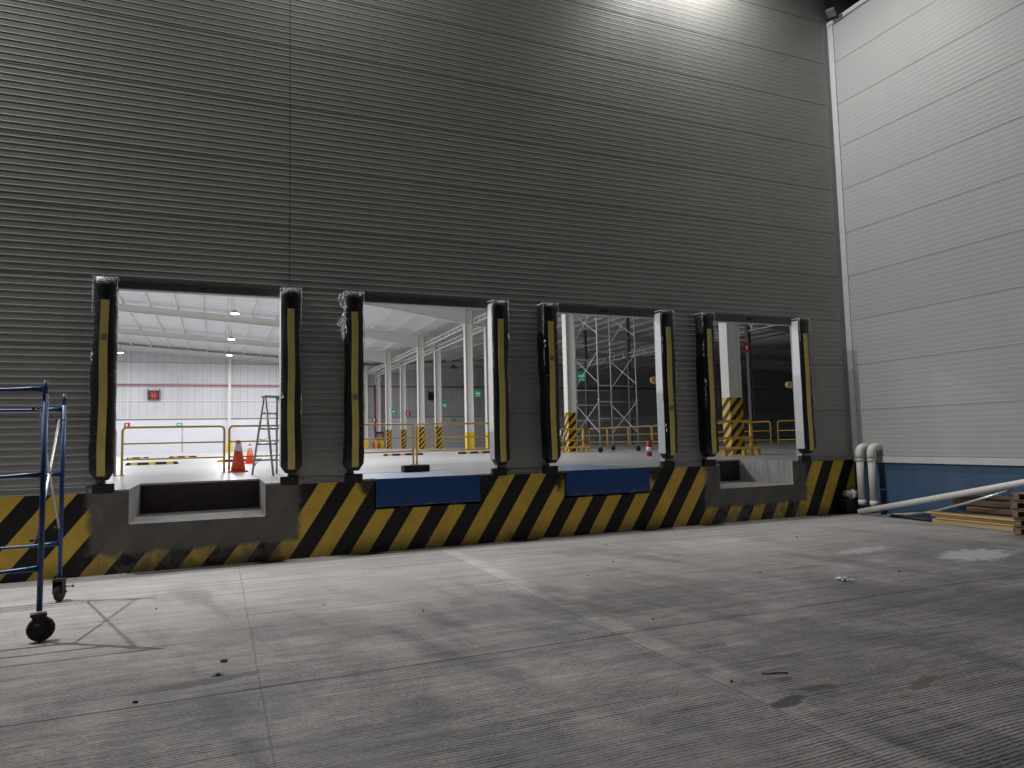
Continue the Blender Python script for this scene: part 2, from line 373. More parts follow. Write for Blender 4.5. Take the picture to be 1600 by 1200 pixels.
def copy_tree(o, loc, rz=None, label=None, parent=None):
    c = o.copy(); COL.objects.link(c)
    if parent: c.parent = parent
    else:
        c.location = loc
        if rz is not None: c.rotation_euler = (0, 0, rz)
        if label: c['label'] = label
    for ch in list(o.children): copy_tree(ch, None, parent=c)
    return c
def arc(c, r, a0, a1, e1, e2, n=6):
    c = Vector(c); e1 = Vector(e1); e2 = Vector(e2)
    return [c + (e1*math.cos(a0+(a1-a0)*i/n) + e2*math.sin(a0+(a1-a0)*i/n))*r for i in range(n+1)]

# ---------------------------------------------------------------- yard
XC = 13.03; ZT = 1.15; ZF = 1.18
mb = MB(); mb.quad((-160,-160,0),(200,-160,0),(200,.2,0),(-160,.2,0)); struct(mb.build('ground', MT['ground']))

# ---------------------------------------------------------------- dock wall
DC = [-.22, 3.28, 6.78, 10.28]; HW = 1.25; ZO = 4.09; WT = 13.3; XL = -30
wall = thing('dock_wall', (0,0,0), 'dark grey horizontally ribbed metal wall with four open dock doors', 'wall')
def ribs(z0, z1, depth, n=10, seam=.007, kind='sharp'):
    """profile (offset, z) for one metre of panel, ribs like the photo's, a dark seam at the bottom"""
    P = [(.012, z0), (.012, z0+seam), (0, z0+seam+.002)]
    H = z1 - z0; a = z0 + .055; b = z1 - .045; st = (b - a)/(n-1) if n > 1 else 1
    for i in range(n):
        c = a + i*st
        if kind == 'sharp': P += [(0, c-.005), (-depth, c-.001), (-depth, c+.001), (0, c+.013)]
        else: P += [(0, c-.022), (depth*.75, c-.011), (depth, c), (depth*.75, c+.011), (0, c+.022)]
    P += [(0, z1-.002)]
    return P
prof = []
for k in range(0, 13):
    prof += ribs(.229+k if k else -9, 1.229+k, .0014, 10, .011) if k else []
prof = [(0, ZT)] + [(0, 1.225)] + prof
# profile offset: positive = into the wall
mb = MB()
def strip_x(x0, x1, zlo, zhi):
    pts = [(o, z) for o, z in prof if zlo <= z <= zhi]
    def at(zq):
        for (o0, a), (o1, b) in zip(prof, prof[1:]):
            if a <= zq <= b and b > a: return o0 + (o1-o0)*(zq-a)/(b-a)
        return 0
    if pts[0][1] > zlo: pts = [(at(zlo), zlo)] + pts
    if pts[-1][1] < zhi: pts = pts + [(at(zhi) if zhi < prof[-1][1] else 0, zhi)]
    L = [mb.b.verts.new((x0, o, z)) for o, z in pts]; Q = [mb.b.verts.new((x1, o, z)) for o, z in pts]
    for i in range(len(pts)-1): mb.b.faces.new((L[i], Q[i], Q[i+1], L[i+1]))
SX = 1.04
xs = [XL]
for c in DC: xs += [c-HW, c+HW]
xs.append(XC)
for i in range(0, len(xs), 2):
    a, b = xs[i], xs[i+1]
    if a < SX < b: strip_x(a, SX-.005, ZT, ZO); strip_x(SX+.005, b, ZT, ZO)
    else: strip_x(a, b, ZT, ZO)
strip_x(XL, SX-.005, ZO, WT); strip_x(SX+.005, XC, ZO, WT)
mb.build('cladding', MT['wall'], wall)
mb = MB()      # reveals and inner lining
TH = .14
for i in range(0, len(xs), 2): mb.box(xs[i], xs[i+1], .02, TH, ZT, ZO-.001)
mb.box(XL, 84, .02, TH, ZO, WT-.01); mb.box(XC, 84, .02, TH, ZT, ZO-.001)
mb.build('inner_lining', MT['lining'], wall)
mb = MB(); mb.box(SX-.02, SX+.02, .014, .019, ZT, WT-.02); mb.build('joint_filler', MT['dark'], wall)
# base trims between the doors
for i in range(0, len(xs), 2):
    a = xs[i] + (.22 if i else 0); b = xs[i+1] - (.22 if i < 8 else 0)
    if i == 8: b = XC-.01
    mb = MB(); mb.box(a, b, -.022, .02, 1.155, 1.245); mb.box(a, b, -.03, -.0225, 1.150, 1.165); mb.build('base_trim', MT['trim'], wall, .004)
for c in DC:
    mb = MB(); mb.box(c-HW-.02, c+HW+.02, -.03, .018, ZO+.002, ZO+.13)
    mb.box(c-HW-.02, c+HW+.02, -.045, -.031, ZO+.118, ZO+.15)
    h = mb.build('door_header', MT['dtrim'], wall)
    mb = MB(); mb.box(c-.08, c+.06, -.05, -.031, ZO+.05, ZO+.095); mb.build('sensor_box', MT['black'], h, .004)
for c in DC:
    for s in (-1, 1): mb = MB(); mb.box(c+s*(HW-.004)-.004, c+s*(HW-.004)+.004, -.002, TH+.004, ZT+.03, ZO); mb.build('door_jamb', MT['corner'], wall)
mb = MB(); mb.box(XC-.17, XC-.002, -.006, .01, ZT, 11.24); mb.build('corner_trim', MT['trim'], wall)
mb = MB(); mb.box(XL, XC+.3, -.03, TH+.04, WT, WT+.08); mb.build('parapet_cap', MT['trim'], wall)

# ---------------------------------------------------------------- plinth (dock face)
PIT = [(-1.16, .69), (9.33, 11.245)]; LEV = [(2.375, 4.195), (5.83, 7.655)]; ZP = .68
pl = thing('dock_plinth', (0,0,0), 'low concrete dock face painted in slanting black and yellow stripes', 'plinth')
mb = MB(); cuts = sorted(PIT + LEV); x = XL
for a, b in cuts:
    mb.box(x, a, 0, .3, 0, ZT-.002); mb.box(a, b, 0, .3, 0, ZP); x = b
mb.box(x, XC-.002, 0, .3, 0, ZT-.002)
mb.build('striped_face', MT['plinth'], pl)
for a, b in PIT:
    mb = MB()
    mb.box(a-.12, a-.001, .301, 1.66, .5, ZF-.03); mb.box(b+.001, b+.12, .301, 1.66, .5, ZF-.03)     # side walls
    mb.box(a-.12, b+.12, 1.66, 1.78, .5, ZF-.03); mb.box(a, b, .3005, 1.659, .5, ZP+.004)
    mb.box(a, b, .0, .3, ZP+.001, ZP+.004)
    mb.box(a+.0005, a+.004, -.002, .3, ZP+.004, ZF-.004); mb.box(b-.004, b-.0005, -.002, .3, ZP+.004, ZF-.004)
    mb.build('leveller_pit', MT['pit'], pl)
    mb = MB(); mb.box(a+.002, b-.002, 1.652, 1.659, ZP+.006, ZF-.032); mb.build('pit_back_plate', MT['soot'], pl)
# hall floor, notched for pits and levellers
mb = MB(); fx = [XL]
for a, b in cuts: fx += [a, b]
fx.append(84)
for i in range(0, len(fx), 2): mb.box(fx[i], fx[i+1], .012, 2.1, ZF-.03, ZF)
for a, b in PIT: mb.box(a, b, 1.66, 2.1, ZF-.03, ZF)
mb.box(XL, 84, 2.1, 62, ZF-.03, ZF)
struct(mb.build('floor', MT['floor']))

# dock levellers
for i, (a, b) in enumerate(LEV):
    t = thing('dock_leveller', ((a+b)/2, 0, ZT), ['dark blue dock leveller under the second door from the left', 'dark blue dock leveller in the door beside the indoor scaffold tower'][i], 'dock leveller', 'blue dock levellers')
    w2 = (b-a)/2 - .012
    mb = MB(); mb.box(-w2, w2, -.012, 2.09, -.02, .026); mb.build('deck', MT['deck'], t)
    mb = MB(); mb.box(-w2, w2, -.035, -.0125, -.43, .024); mb.box(-w2, w2, -.05, -.0355, -.43, -.39)
    l = mb.build('lip', MT['lev'], t, .004)
    for q in (-.45, .45): mb = MB(); mb.tube([(q-.06, -.05, -.445), (q+.06, -.05, -.445)], .018, 8); mb.build('hinge', MT['black'], l)
    mb = MB(); mb.box(w2-.06, w2-.005, .0, 2.08, .0265, .0285); mb.build('edge_stripe', MT['ybright'], t)
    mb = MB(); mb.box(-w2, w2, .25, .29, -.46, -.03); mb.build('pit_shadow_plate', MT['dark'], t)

# ---------------------------------------------------------------- dock pads
def pad(x0, right, idx, labels):
    """x0 = inner edge; right = +1 for the pad on the right of a door"""
    t = thing('dock_pad', (x0, 0, 1.33), labels, 'dock pad', 'black dock pads beside the doors')
    W, Dp, H = .285, .25, 2.87; s = right
    rnd = random.Random(idx*11+3)
    mb = MB(); n = 26; rings = []
    for i in range(n+1):
        z = H*i/n; k = 1.0
        ch = max(0, (.11 - z)/.11)          # slanted bottom corners
        e = .006
        w0 = 0 + ch*.075 + rnd.uniform(-e, e); w1 = W - ch*.075 + rnd.uniform(-e, e) + .016*math.sin(z*1.7+idx) + .008*math.sin(z*5+idx)
        d = Dp - ch*.05 + rnd.uniform(-e, e)
        P = [(w0, 0), (w0, -d+.03), (w0+.03, -d), ((w0+w1)/2, -d-.004+rnd.uniform(-.003,.003)), (w1-.03, -d), (w1, -d+.03), (w1, 0)]
        rings.append([mb.b.verts.new((p[0]*s, p[1], z)) for p in P])
    for a, b in zip(rings, rings[1:]):
        for j in range(len(a)-1):
            f = mb.b.faces.new((a[j], a[j+1], b[j+1], b[j])); f.smooth = True
    mb.b.faces.new(rings[0]); mb.b.faces.new(rings[-1])
    mb.build('foam_pad', MT['pad'], t)
    mb = MB()
    zz = [.1, .6, 1.1, 1.6, 2.1, H-.05]
    for z0, z1 in zip(zz, zz[1:]): mb.box(min(-.004*s, -.009*s), max(-.004*s, -.009*s), -Dp+.035+rnd.uniform(-.012,.0), -.003, z0, z1)
    if s > 0: mb.build('inner_canvas', MT['canvas'], t)
    else: mb.b.free()
    mb = MB(); zs = [.06 + (2.54-.06)*i/12 for i in range(13)]; cx = W*.5
    off = [cx + .006*math.sin(i*.9+idx) for i in range(13)]
    for i in range(12):
        mb.quad((s*(off[i]-.052), -Dp-.014, zs[i]), (s*(off[i]+.052), -Dp-.014, zs[i]), (s*(off[i+1]+.052), -Dp-.014, zs[i+1]), (s*(off[i+1]-.052), -Dp-.014, zs[i+1]))
    o = mb.build('yellow_strip', MT['ystrip'], t); so = o.modifiers.new('solid', 'SOLIDIFY'); so.thickness = .006; so.offset = 0
    # torn stretch wrap: a bright rim at the top, glints down the edges, loose strands, tufts
    def ribbon(mb, pts, wd, jit=.25):
        vs = []
        for p in pts:
            p = Vector(p); q = p + Vector((rnd.uniform(-.3,.3)*wd*jit, rnd.uniform(-.2,.2)*wd*jit, wd*rnd.uniform(1-jit, 1+jit))); vs.append((mb.b.verts.new(p), mb.b.verts.new(q)))
        for a, b in zip(vs, vs[1:]): mb.b.faces.new((a[0], b[0], b[1], a[1]))
    mb = MB(); n = 12
    e2 = [(-.012*s + (W+.024)*s*i/n, -Dp-.02 + rnd.uniform(-.004,.004), H - .010 + rnd.uniform(-.006,.006)) for i in range(n+1)]
    ribbon(mb, [(-.014*s, -Dp*i/6 - .02, H - .012 + rnd.uniform(-.006,.006)) for i in range(7)], .014)
    ribbon(mb, e2, .017); ribbon(mb, [((W+.014)*s, -Dp*i/6-.02, H - .012 + rnd.uniform(-.006,.006)) for i in range(7)], .014)
    mb.build('wrap_rim', MT['rim'], t)
    for ed in (0, W):
        z = H-.02
        for _ in range(rnd.choice((1,2,3))):
            l = rnd.uniform(.15, .7); xx = (ed + (.010 if ed else -.010))*s; mb = MB(); vs = []; m_ = 9
            for i in range(m_+1):
                zq = z - l*i/m_; ww = rnd.uniform(.4,1.2)*.009*math.sin(math.pi*(i+.4)/(m_+.8)) + .0015; xo = rnd.uniform(-.004,.004)
                vs.append((mb.b.verts.new((xx+xo-ww, -Dp-.010+rnd.uniform(-.006,.006), zq)), mb.b.verts.new((xx+xo+ww, -Dp-.016, zq))))
            for a, b in zip(vs, vs[1:]): mb.b.faces.new((a[0], b[0], b[1], a[1]))
            mb.build('wrap_strip', MT['wrap'], t); z -= l + rnd.uniform(.1, .9)
            if z < .8: break
    for _ in range(rnd.choice((4,5,6))):
        z = rnd.uniform(.1, 2.6); c = rnd.uniform(-.07, .07); a0 = rnd.uniform(0, .12); l = rnd.uniform(.08, .2)
        mb = MB(); ribbon(mb, [(s*(a0 + l*i/6), -Dp-.024, z + c*(i/6)**2 + rnd.uniform(-.003,.003)) for i in range(7)], rnd.uniform(.0025,.006)); mb.build('wrap_strand', MT['wrap'], t)
    for _ in range(1 if idx not in (2,) else 3):
        z = rnd.uniform(.3, 2.3) if idx != 2 else 2.3 + _*.16; q = rnd.choice((0, W))*s if idx != 2 else -W
        c = Vector((q, -Dp-.02, z)); mb = MB(); pv = [mb.b.verts.new(c + Vector((rnd.gauss(0,.012), rnd.gauss(0,.01), .05-.02*k + rnd.gauss(0,.01)))) for k in range(9)]
        for k in range(7): mb.b.faces.new((pv[k], pv[k+1], pv[k+2]))
        mb.build('wrap_tuft', MT['rim'], t)
    if idx == 2:       # shredded film hanging off the outer face
        mb = MB(); vs = []
        for i in range(16):
            z = H - .03 - i*.05; wv = .06 + .05*math.sin(i*.8) * (1 if i < 11 else .4)
            vs.append([mb.b.verts.new((-W-.012 - wv*k/3 + rnd.gauss(0,.006), -Dp + .02 + .05*k/3*rnd.uniform(.3,1.4), z)) for k in range(4)])
        for A, B in zip(vs, vs[1:]):
            for k in range(3): mb.b.faces.new((A[k], A[k+1], B[k+1], B[k]))
        mb.build('torn_film', MT['wrap'], t)
    mb = MB(); mb.box(min(.0, .27*s), max(0, .27*s), -.11, -.001, -.19, -.055); mb.build('bumper_block', MT['black'], t, .008)
    if idx in (0, 2, 4, 5):
        zq = rnd.uniform(.9, 2.0); mb = MB(); mb.prism([(cx*s-.045,zq),(cx*s+.03,zq-.012),(cx*s+.045,zq+.05),(cx*s+.035,zq+.09),(cx*s-.03,zq+.085),(cx*s-.05,zq+.04)], -Dp-.022, -Dp-.019); mb.build('torn_label', MT['paper'], t)
    return t
names = ['leftmost door', 'second door', 'third door', 'rightmost door']
LB = ['black dock pad left of the leftmost door, nearest the blue scaffold', 'black dock pad right of the leftmost door, under the wall joint',
      'black dock pad left of the second door, with shredded wrap on its edge', 'black dock pad right of the second door, with thin white inner edge',
      'black dock pad left of the third door, in front of the column guard', 'black dock pad right of the third door, white inner face, beside red extinguisher',
      'black dock pad left of the rightmost door, in front of dark hall', 'black dock pad right of the rightmost door, nearest the white pipes']
for i, c in enumerate(DC):
    pad(c-1.12, -1, 2*i, LB[2*i]); pad(c+1.12, 1, 2*i+1, LB[2*i+1])

# ---------------------------------------------------------------- side wall
sw = thing('side_wall', (0,0,0), 'light grey ribbed metal wall standing at right angles, over a blue base', 'wall')
prof2 = [(0, 1.16), (0, 1.227)]
for k in range(1, 11): prof2 += ribs(.229+k, min(1.229+k, 11.2), .0019, 10, .009, 'soft') if k < 10 else [(.012, 10.229), (.012, 10.235), (0, 10.237), (0, 11.2)]
mb = MB(); Y1 = -60
for (o0, z0), (o1, z1) in zip(prof2, prof2[1:]):
    mb.quad((XC+o0, -.002, z0), (XC+o0, Y1, z0), (XC+o1, Y1, z1), (XC+o1, -.002, z1))
mb.build('cladding', MT['side'], sw)
mb = MB(); mb.box(XC+.02, XC+.16, Y1, -.003, 1.1, 11.2); mb.build('panel_core', MT['lining'], sw)
mb = MB(); mb.box(XC+.03, XC+.25, Y1, -.003, 0, 1.095); mb.build('blue_base', MT['blue'], sw)
mb = MB(); mb.box(XC-.028, XC+.03, Y1, -.003, 1.097, 1.155); mb.box(XC-.02, XC-.004, Y1, -.003, 1.156, 1.225); mb.build('base_trim', MT['corner'], sw, .003)
mb = MB(); mb.box(XC-.022, XC-.004, -.15, -.003, 1.23, 11.2); mb.box(XC-.024, XC-.0225, -.02, -.004, 1.23, 11.2); mb.build('corner_flashing', MT['corner'], sw)
mb = MB(); mb.box(XC-.04, XC+.2, Y1, .0, 11.16, 11.245); mb.box(XC-.046, XC-.041, Y1, 0, 11.14, 11.15); mb.build('roof_cap', MT['corner'], sw)

# ---------------------------------------------------------------- flood lights
def area(name, loc, direction, size, watts, color, parent=None):
    L = bpy.data.lights.new(name, 'AREA'); L.shape = 'RECTANGLE'; L.size = size[0]; L.size_y = size[1]; L.energy = watts; L.color = color
    o = bpy.data.objects.new(name, L); COL.objects.link(o)
    o.rotation_euler = Vector(direction).to_track_quat('-Z', 'Y').to_euler(); o.location = loc
    if parent: o.parent = parent
    return o
for i, (fx_, pw, lab) in enumerate(((-13.5, .9, 'lit floodlight high on the dock wall, farthest left of the row'), (-6.0, 2.1, 'lit floodlight high on the dock wall, left of the scaffold'),
                               (1.5, .36, 'lit floodlight high on the dock wall above the leftmost door'), (9.0, .54, 'lit floodlight high on the dock wall over the third door'))):
    t = thing('wall_floodlight', (fx_, -.005, 12.6), lab, 'floodlight', 'floodlights along the top of the dock wall')
    mb = MB(); mb.box(-.05, .05, -.02, 0, -.1, .1); mb.tube([(0, -.01, 0), (0, -.12, .02), (0, -.22, .04)], .02, 8); mb.build('bracket', MT['housing'], t)
    tl = Matrix.Translation((0, -.27, .02)) @ Matrix.Rotation(R(-28), 4, 'X')
    mb = MB(); mb.box(-.2, .2, -.15, .15, 0, .07, tl); hs = mb.build('lamp_head', MT['housing'], t, .006)
    mb = MB(); mb.box(-.18, .18, -.13, .13, -.006, -.001, tl); mb.build('lens', MT['lensx'], hs)
    area('lamp_beam', (0, -.275, -.01), (0, -.1, -1), (.24, .17), OUT_W*pw, (1, .985, .965), t).data.spread = R(166)
# the unlit floodlight on the corner of the side wall
t = thing('corner_floodlight', (XC-.03, -.3, 11.25), 'small unlit square floodlight on the roof corner of the pale wall', 'floodlight')
mb = MB(); mb.box(-.02, .12, -.16, .1, -.1, -.02); mb.tube([(-.02,-.05,-.05),(-.1,.0,.0)], .02, 8); mb.build('bracket', MT['housing'], t)
ml = Matrix.Translation((-.14, .02, .07)) @ Matrix.Rotation(R(40), 4, 'Y') @ Matrix.Rotation(R(15), 4, 'Z')
mb = MB(); mb.box(-.1, .1, -.1, .1, -.03, .03, ml); h = mb.build('lamp_head', MT['lampgrey'], t, .006)
mb = MB(); mb.box(-.085, .085, -.085, .085, -.034, -.031, ml); mb.build('lens', MT['lampoff'], h)

# ---------------------------------------------------------------- hall shell
def zr(x):
    if x < -14: return 11.416 + .064*(x+14)
    if x <= 14.45: return 10.52 - .064*x
    if x <= 28.5: return 9.595 + .064*(x-14.45)
    if x <= 42.5: return zr(28.5) - .064*(x-28.5)
    if x <= 56.5: return zr(42.5) + .064*(x-42.5)
    return zr(56.5) - .064*(x-56.5)
roof = thing('hall_roof', (0,0,0), 'white sheet roof of the hall on long purlins and deep steel rafters', 'roof')
KX = [XL, -14, 14.45, 28.5, 42.5, 56.5, 84]
mb = MB()
for a, b in zip(KX, KX[1:]):
    mb.prism([(a, zr(a)+.22), (b, zr(b)+.22), (b, zr(b)+.27), (a, zr(a)+.27)], TH, 61)
mb.build('roof_sheet', MT['roof'], roof)
x = -27.6
while x < 70:
    if abs(x-14.45) > .5:
        mb = MB(); z = zr(x); mb.box(x-.035, x+.035, .2, 60.2, z+.02, z+.218); mb.build('purlin', MT['cream'], roof)
    x += 1.57
def rafter(x0, x1, y):
    n = 24; bot = []; top = []
    for i in range(n+1):
        x = x0 + (x1-x0)*i/n; t_ = zr(x); hn = 0
        for e in (14.45, 42.5):
            dd = abs(x-e); hn = max(hn, 1 - dd/6.5)
        top.append((x, t_)); bot.append((x, t_ - .48 - .52*max(0, hn)))
    mb = MB(); mb.prism(top + bot[::-1], y-.012, y+.012)
    for (a, za), (b, zb) in zip(top, top[1:]): mb.prism([(a, za), (b, zb), (b, zb-.018), (a, za-.018)], y-.12, y+.12)
    for (a, za), (b, zb) in zip(bot, bot[1:]): mb.prism([(a, za), (b, zb), (b, zb+.018), (a, za+.018)], y-.12, y+.12)
    mb.build('rafter', MT['cream'], roof)
YR = [4.85, 14.8, 27.9, 38.6, 49.2, 59.8]
for y in YR:
    rafter(XL+.2, 14.45, y); rafter(14.45, 42.5, y); rafter(42.5, 70.4, y)
# far wall
fwl = thing('far_wall', (0,0,0), 'far hall wall of pale sheeting above white masonry, with horizontal girts', 'wall')
YW = 60.4
mb = MB()
for a, b in zip(KX, KX[1:]): mb.prism([(a, 4.3), (b, 4.3), (b, zr(b)+.21), (a, zr(a)+.21)], YW, YW+.1)
mb.build('sheeting', MT['farclad'], fwl)
mb = MB(); mb.box(XL, 84, YW-.12, YW+.2, ZF-.02, 4.3); mb.build('masonry', MT['masonry'], fwl)
mb = MB(); mb.box(XL, 84, YW-.2, YW+.0, 4.302, 4.34); mb.build('masonry_cap', MT['dtrim'], fwl)
for z in (4.42, 6.03, 7.73, 9.44):
    mb = MB(); mb.box(XL, 84, YW-.1, YW-.012, z-.06, z+.06); mb.build('girt', MT['cream'], fwl)
for x in (-12, -7.5, -3.25, 5.4, 20, 26, 32, 38, 44, 50):
    mb = MB(); mb.box(x-.05, x+.05, YW-.14, YW-.101, 4.36, zr(x)-.2); mb.build('wall_stud', MT['cream'], fwl)
ew = MB(); ew.prism([(TH, ZF), (YW, ZF), (YW, 10.7), (TH, 10.7)], XL-.1, XL, 'yz'); tag(ew.build('end_wall', MT['farclad']), 'plain pale end wall closing the bright left side of the hall', 'wall')
ew = MB(); ew.prism([(TH, ZF), (YW, ZF), (YW, 9.2), (TH, 9.2)], 83.9, 84, 'yz'); tag(ew.build('end_wall', MT['farclad']), 'plain end wall closing the dark right side of the hall', 'wall')
o = MB().tube([(XL+.5, YW-.35, 7.48), (66, YW-.35, 7.48)], .065, 10).build('fire_main', MT['redpipe']); tag(o, 'long red pipe running along the far wall of the hall', 'pipe')
o = MB().tube([(14.35, 57.6, 7.42), (14.35, 57.6, 1.2)], .1, 10).build('riser_pipe', MT['maroon']); tag(o, 'dark red vertical pipe near the far row of columns', 'pipe')

# columns
def column(x, y, kind, label, zt=None, w=.46, d=.34, paint='cream'):
    t = thing('steel_column', (x, y, ZF), label, 'column', 'steel columns of the hall')
    H = (zt or zr(14.45) - .02) - ZF; hb = {'stripe': 1.65, 'yellow': 1.05, 'none': 0}[kind]
    def sec(mb, z0, z1, e=0):
        mb.box(-w/2-e, -w/2+.022+e, -d/2-e, d/2+e, z0, z1); mb.box(w/2-.022-e, w/2+e, -d/2-e, d/2+e, z0, z1)
        mb.box(-w/2+.022+e, w/2-.022-e, -.045-e, -.025+e if e else -.03, z0, z1)
    mb = MB(); sec(mb, hb, H); mb.build('shaft', MT[paint], t)
    if hb:
        mb = MB(); sec(mb, .0, hb - .001, .002); mb.build('painted_base', MT['hazard' if kind == 'stripe' else 'ybright'], t)
    mb = MB(); mb.box(-w/2-.1, w/2+.1, -d/2-.1, d/2+.1, .001, .025); mb.build('base_plate', MT['yellow'] if hb else MT['cream'], t)
    return t
column(13.85, 4.86, 'stripe', 'thick white column with striped base seen in the rightmost door')
column(13.75, 14.8, 'stripe', 'white column with striped base beside the indoor scaffold tower')
cl = [(27.9,'yellow'),(38.6,'stripe'),(49.2,'stripe'),(59.7,'none')]
la = ['nearest left-row column in the second door, plain yellow foot and green sign', 'left-row column with striped base, second one back in the second door',
      'left-row column with striped base, third one back in the second door', 'farthest left-row column at the left edge of the second door']
lb = ['nearest right-row column in the second door, plain yellow foot by the pad', 'right-row column with striped base, second back in the second door',
      'right-row column with striped base, third back in the second door', 'farthest right-row column beside the dark red pipe']
for (y, k), a, b in zip(cl, la, lb): column(13.8, y, k, a); column(15.1, y, k, b)
column(1.04, 59.9, 'none', 'slim white column against the far wall in the leftmost door', 10.0, .25, .2)
for x, y, l in ((26.6, 18.4, 'thin dark column far behind the railings in the rightmost door'), (26.6, 30.4, 'dim column far behind the right side of the indoor scaffold'), (26.6, 36.6, 'dim column far behind the left side of the indoor scaffold')):
    column(x, y, 'none', l, 10.2, .2, .2, 'shadedcol')  # column paint darkened to stand in for the unlit side of the hall
# ladder girders along the column rows
def girder(x, y0, y1, zb, zt2, st, label):
    t = thing('ladder_girder', (x, y0, zb), label, 'girder', 'ladder girders between the columns')
    for z in (0, zt2-zb-.075):
        mb = MB(); mb.box(-.045, .045, 0, y1-y0, z, z+.075); mb.build('chord', MT['trusswhite'], t)
    y = .25; src = None
    while y < y1-y0:
        if src is None: mb = MB(); mb.box(-.03, .03, -.07, .07, .076, zt2-zb-.076); src = mb.build('batten', MT['trusswhite'], t, 0, (0, y, 0))
        else: c = src.copy(); COL.objects.link(c); c.parent = t; c.location = (0, y, 0)
        y += st
girder(14.12, 4.9, 59.8, 8.68, 9.02, .98, 'white ladder girder along the left column row')
girder(14.98, 14.8, 59.8, 8.44, 8.80, .98, 'white ladder girder along the right column row')
girder(26.6, 10, 40, 7.3, 7.66, 1.3, 'pale ladder girder deep in the dark side of the hall')
# high bays
hb = None
k = 0
rown = {-15.8: 'far left row', -7.45: 'left row', .9: 'middle row', 6.6: 'unseen added row'}
ordn = {3.5: 'front', 11: 'nearest', 22: 'second', 33: 'third', 44: 'fourth', 54: 'farthest'}
for x in (-15.8, -7.45, .9, 6.6):  # last row is unseen, added to brighten the deep part of the hall
    for y in (11, 22, 33, 44, 54):
        lab = 'lit round high bay lamp, %s one in the %s under the hall roof' % (ordn[y], rown[x])
        if hb is None:
            hb = thing('high_bay_lamp', (x, y, 9.62), lab, 'ceiling lamp', 'high bay lamps under the hall roof')
            mb = MB(); mb.lathe((0,0,0), [(.03,.22),(.12,.2),(.2,.06),(.25,.02),(.25,.0)], 20); h = mb.build('housing', MT['lampgrey'], hb)
            mb = MB(); mb.lathe((0,0,-.012), [(.23,0),(.23,.011)], 20); mb.build('lens', MT['lens'], h)
            mb = MB(); mb.tube([(0,0,.2),(0,0,.75)], .008, 6); mb.build('cord', MT['dark'], hb)
            L = bpy.data.lights.new('high_bay_light', 'AREA'); L.shape = 'DISK'; L.size = .44; L.energy = IN_W; L.color = (.97, .98, 1)
            lo = bpy.data.objects.new('high_bay_light', L); COL.objects.link(lo); lo.location = (0, 0, -.03); lo.parent = hb
        else: copy_tree(hb, (x, y, 9.62), 0, lab)
t = thing('unlit_pendant_lamp', (21.4, 54, 8.9), 'unlit dark pendant lamp hanging in the dim part of the hall', 'ceiling lamp')
mb = MB(); mb.lathe((0,0,0), [(.05,.3),(.25,.12),(.4,.0)], 16); mb.build('shade', MT['housing'], t)
mb = MB(); mb.tube([(0,0,.3),(0,0,1.3)], .015, 6); mb.build('cord', MT['dark'], t)

# ---------------------------------------------------------------- hall contents
def rail(x0, y0, x1, y1, label, grp='yellow guard rails in the hall', H=1.03, r=.024, zs=(.34,.68), mat='yellow', mid=()):
    L = math.hypot(x1-x0, y1-y0); t = thing('guard_rail', (x0, y0, ZF), label, 'guard rail', grp, math.atan2(y1-y0, x1-x0))
    rr = .09
    pts = [(0,0,0), (0,0,H-rr)] + arc((rr,0,H-rr), rr, math.pi, math.pi/2, (1,0,0), (0,0,1))[1:] + arc((L-rr,0,H-rr), rr, math.pi/2, 0, (1,0,0), (0,0,1)) + [(L,0,0)]
    mb = MB(); mb.tube(pts, r, 10)
    for q in mid: mb.tube([(q,0,.02),(q,0,H)], r, 8)
    mb.build('frame', MT[mat], t)
    for z in zs:
        mb = MB(); mb.tube([(0,0,z),(L,0,z)], r*.72, 8); mb.build('cross_bar', MT[mat], t)
    for q in (0, L): mb = MB(); mb.box(q-.06, q+.06, -.06, .06, .001, .012); mb.build('foot_plate', MT[mat], t)
    return t
rail(-4.1, 5.85, -2.02, 5.76, 'yellow guard rail at the left edge of the leftmost door')
rail(-1.88, 5.7, .147, 5.56, 'yellow guard rail spanning the middle of the leftmost door')
rail(.25, 5.52, 2.36, 5.75, 'yellow guard rail behind the orange cones and the ladder')
rail(2.46, 5.76, 4.62, 6.08, 'yellow guard rail in the left half of the second door')
rail(4.70, 6.03, 7.3, 6.3, 'yellow guard rail in the right half of the second door')
pp = [(17.97,20.9),(17.7,18.55),(17.5,16.3),(17.7,14.7),(18.2,12.0),(19.1,8.85)]
ll = ['farthest left yellow rail behind the indoor scaffold', 'yellow rail in the middle behind the indoor scaffold', 'yellow rail behind the red extinguisher, short one', 'yellow rail behind the pad between third and rightmost doors', 'yellow rail behind the striped column in the rightmost door']
for (a, b), (c, d), l in zip(pp, pp[1:], ll): rail(a, b, c-(c-a)*.04, d-(d-b)*.04, l)
rail(19.16, 8.7, 21.4, 6.6, 'yellow rail at the right edge of the rightmost door')
rail(15.6, 44, 21.5, 44, 'far yellow grid rail in front of the far wall, left section', mid=(1.5,3,4.5))
rail(21.8, 43.5, 29, 43.5, 'far yellow grid rail in front of the far wall, right section', mid=(1.8,3.6,5.4))
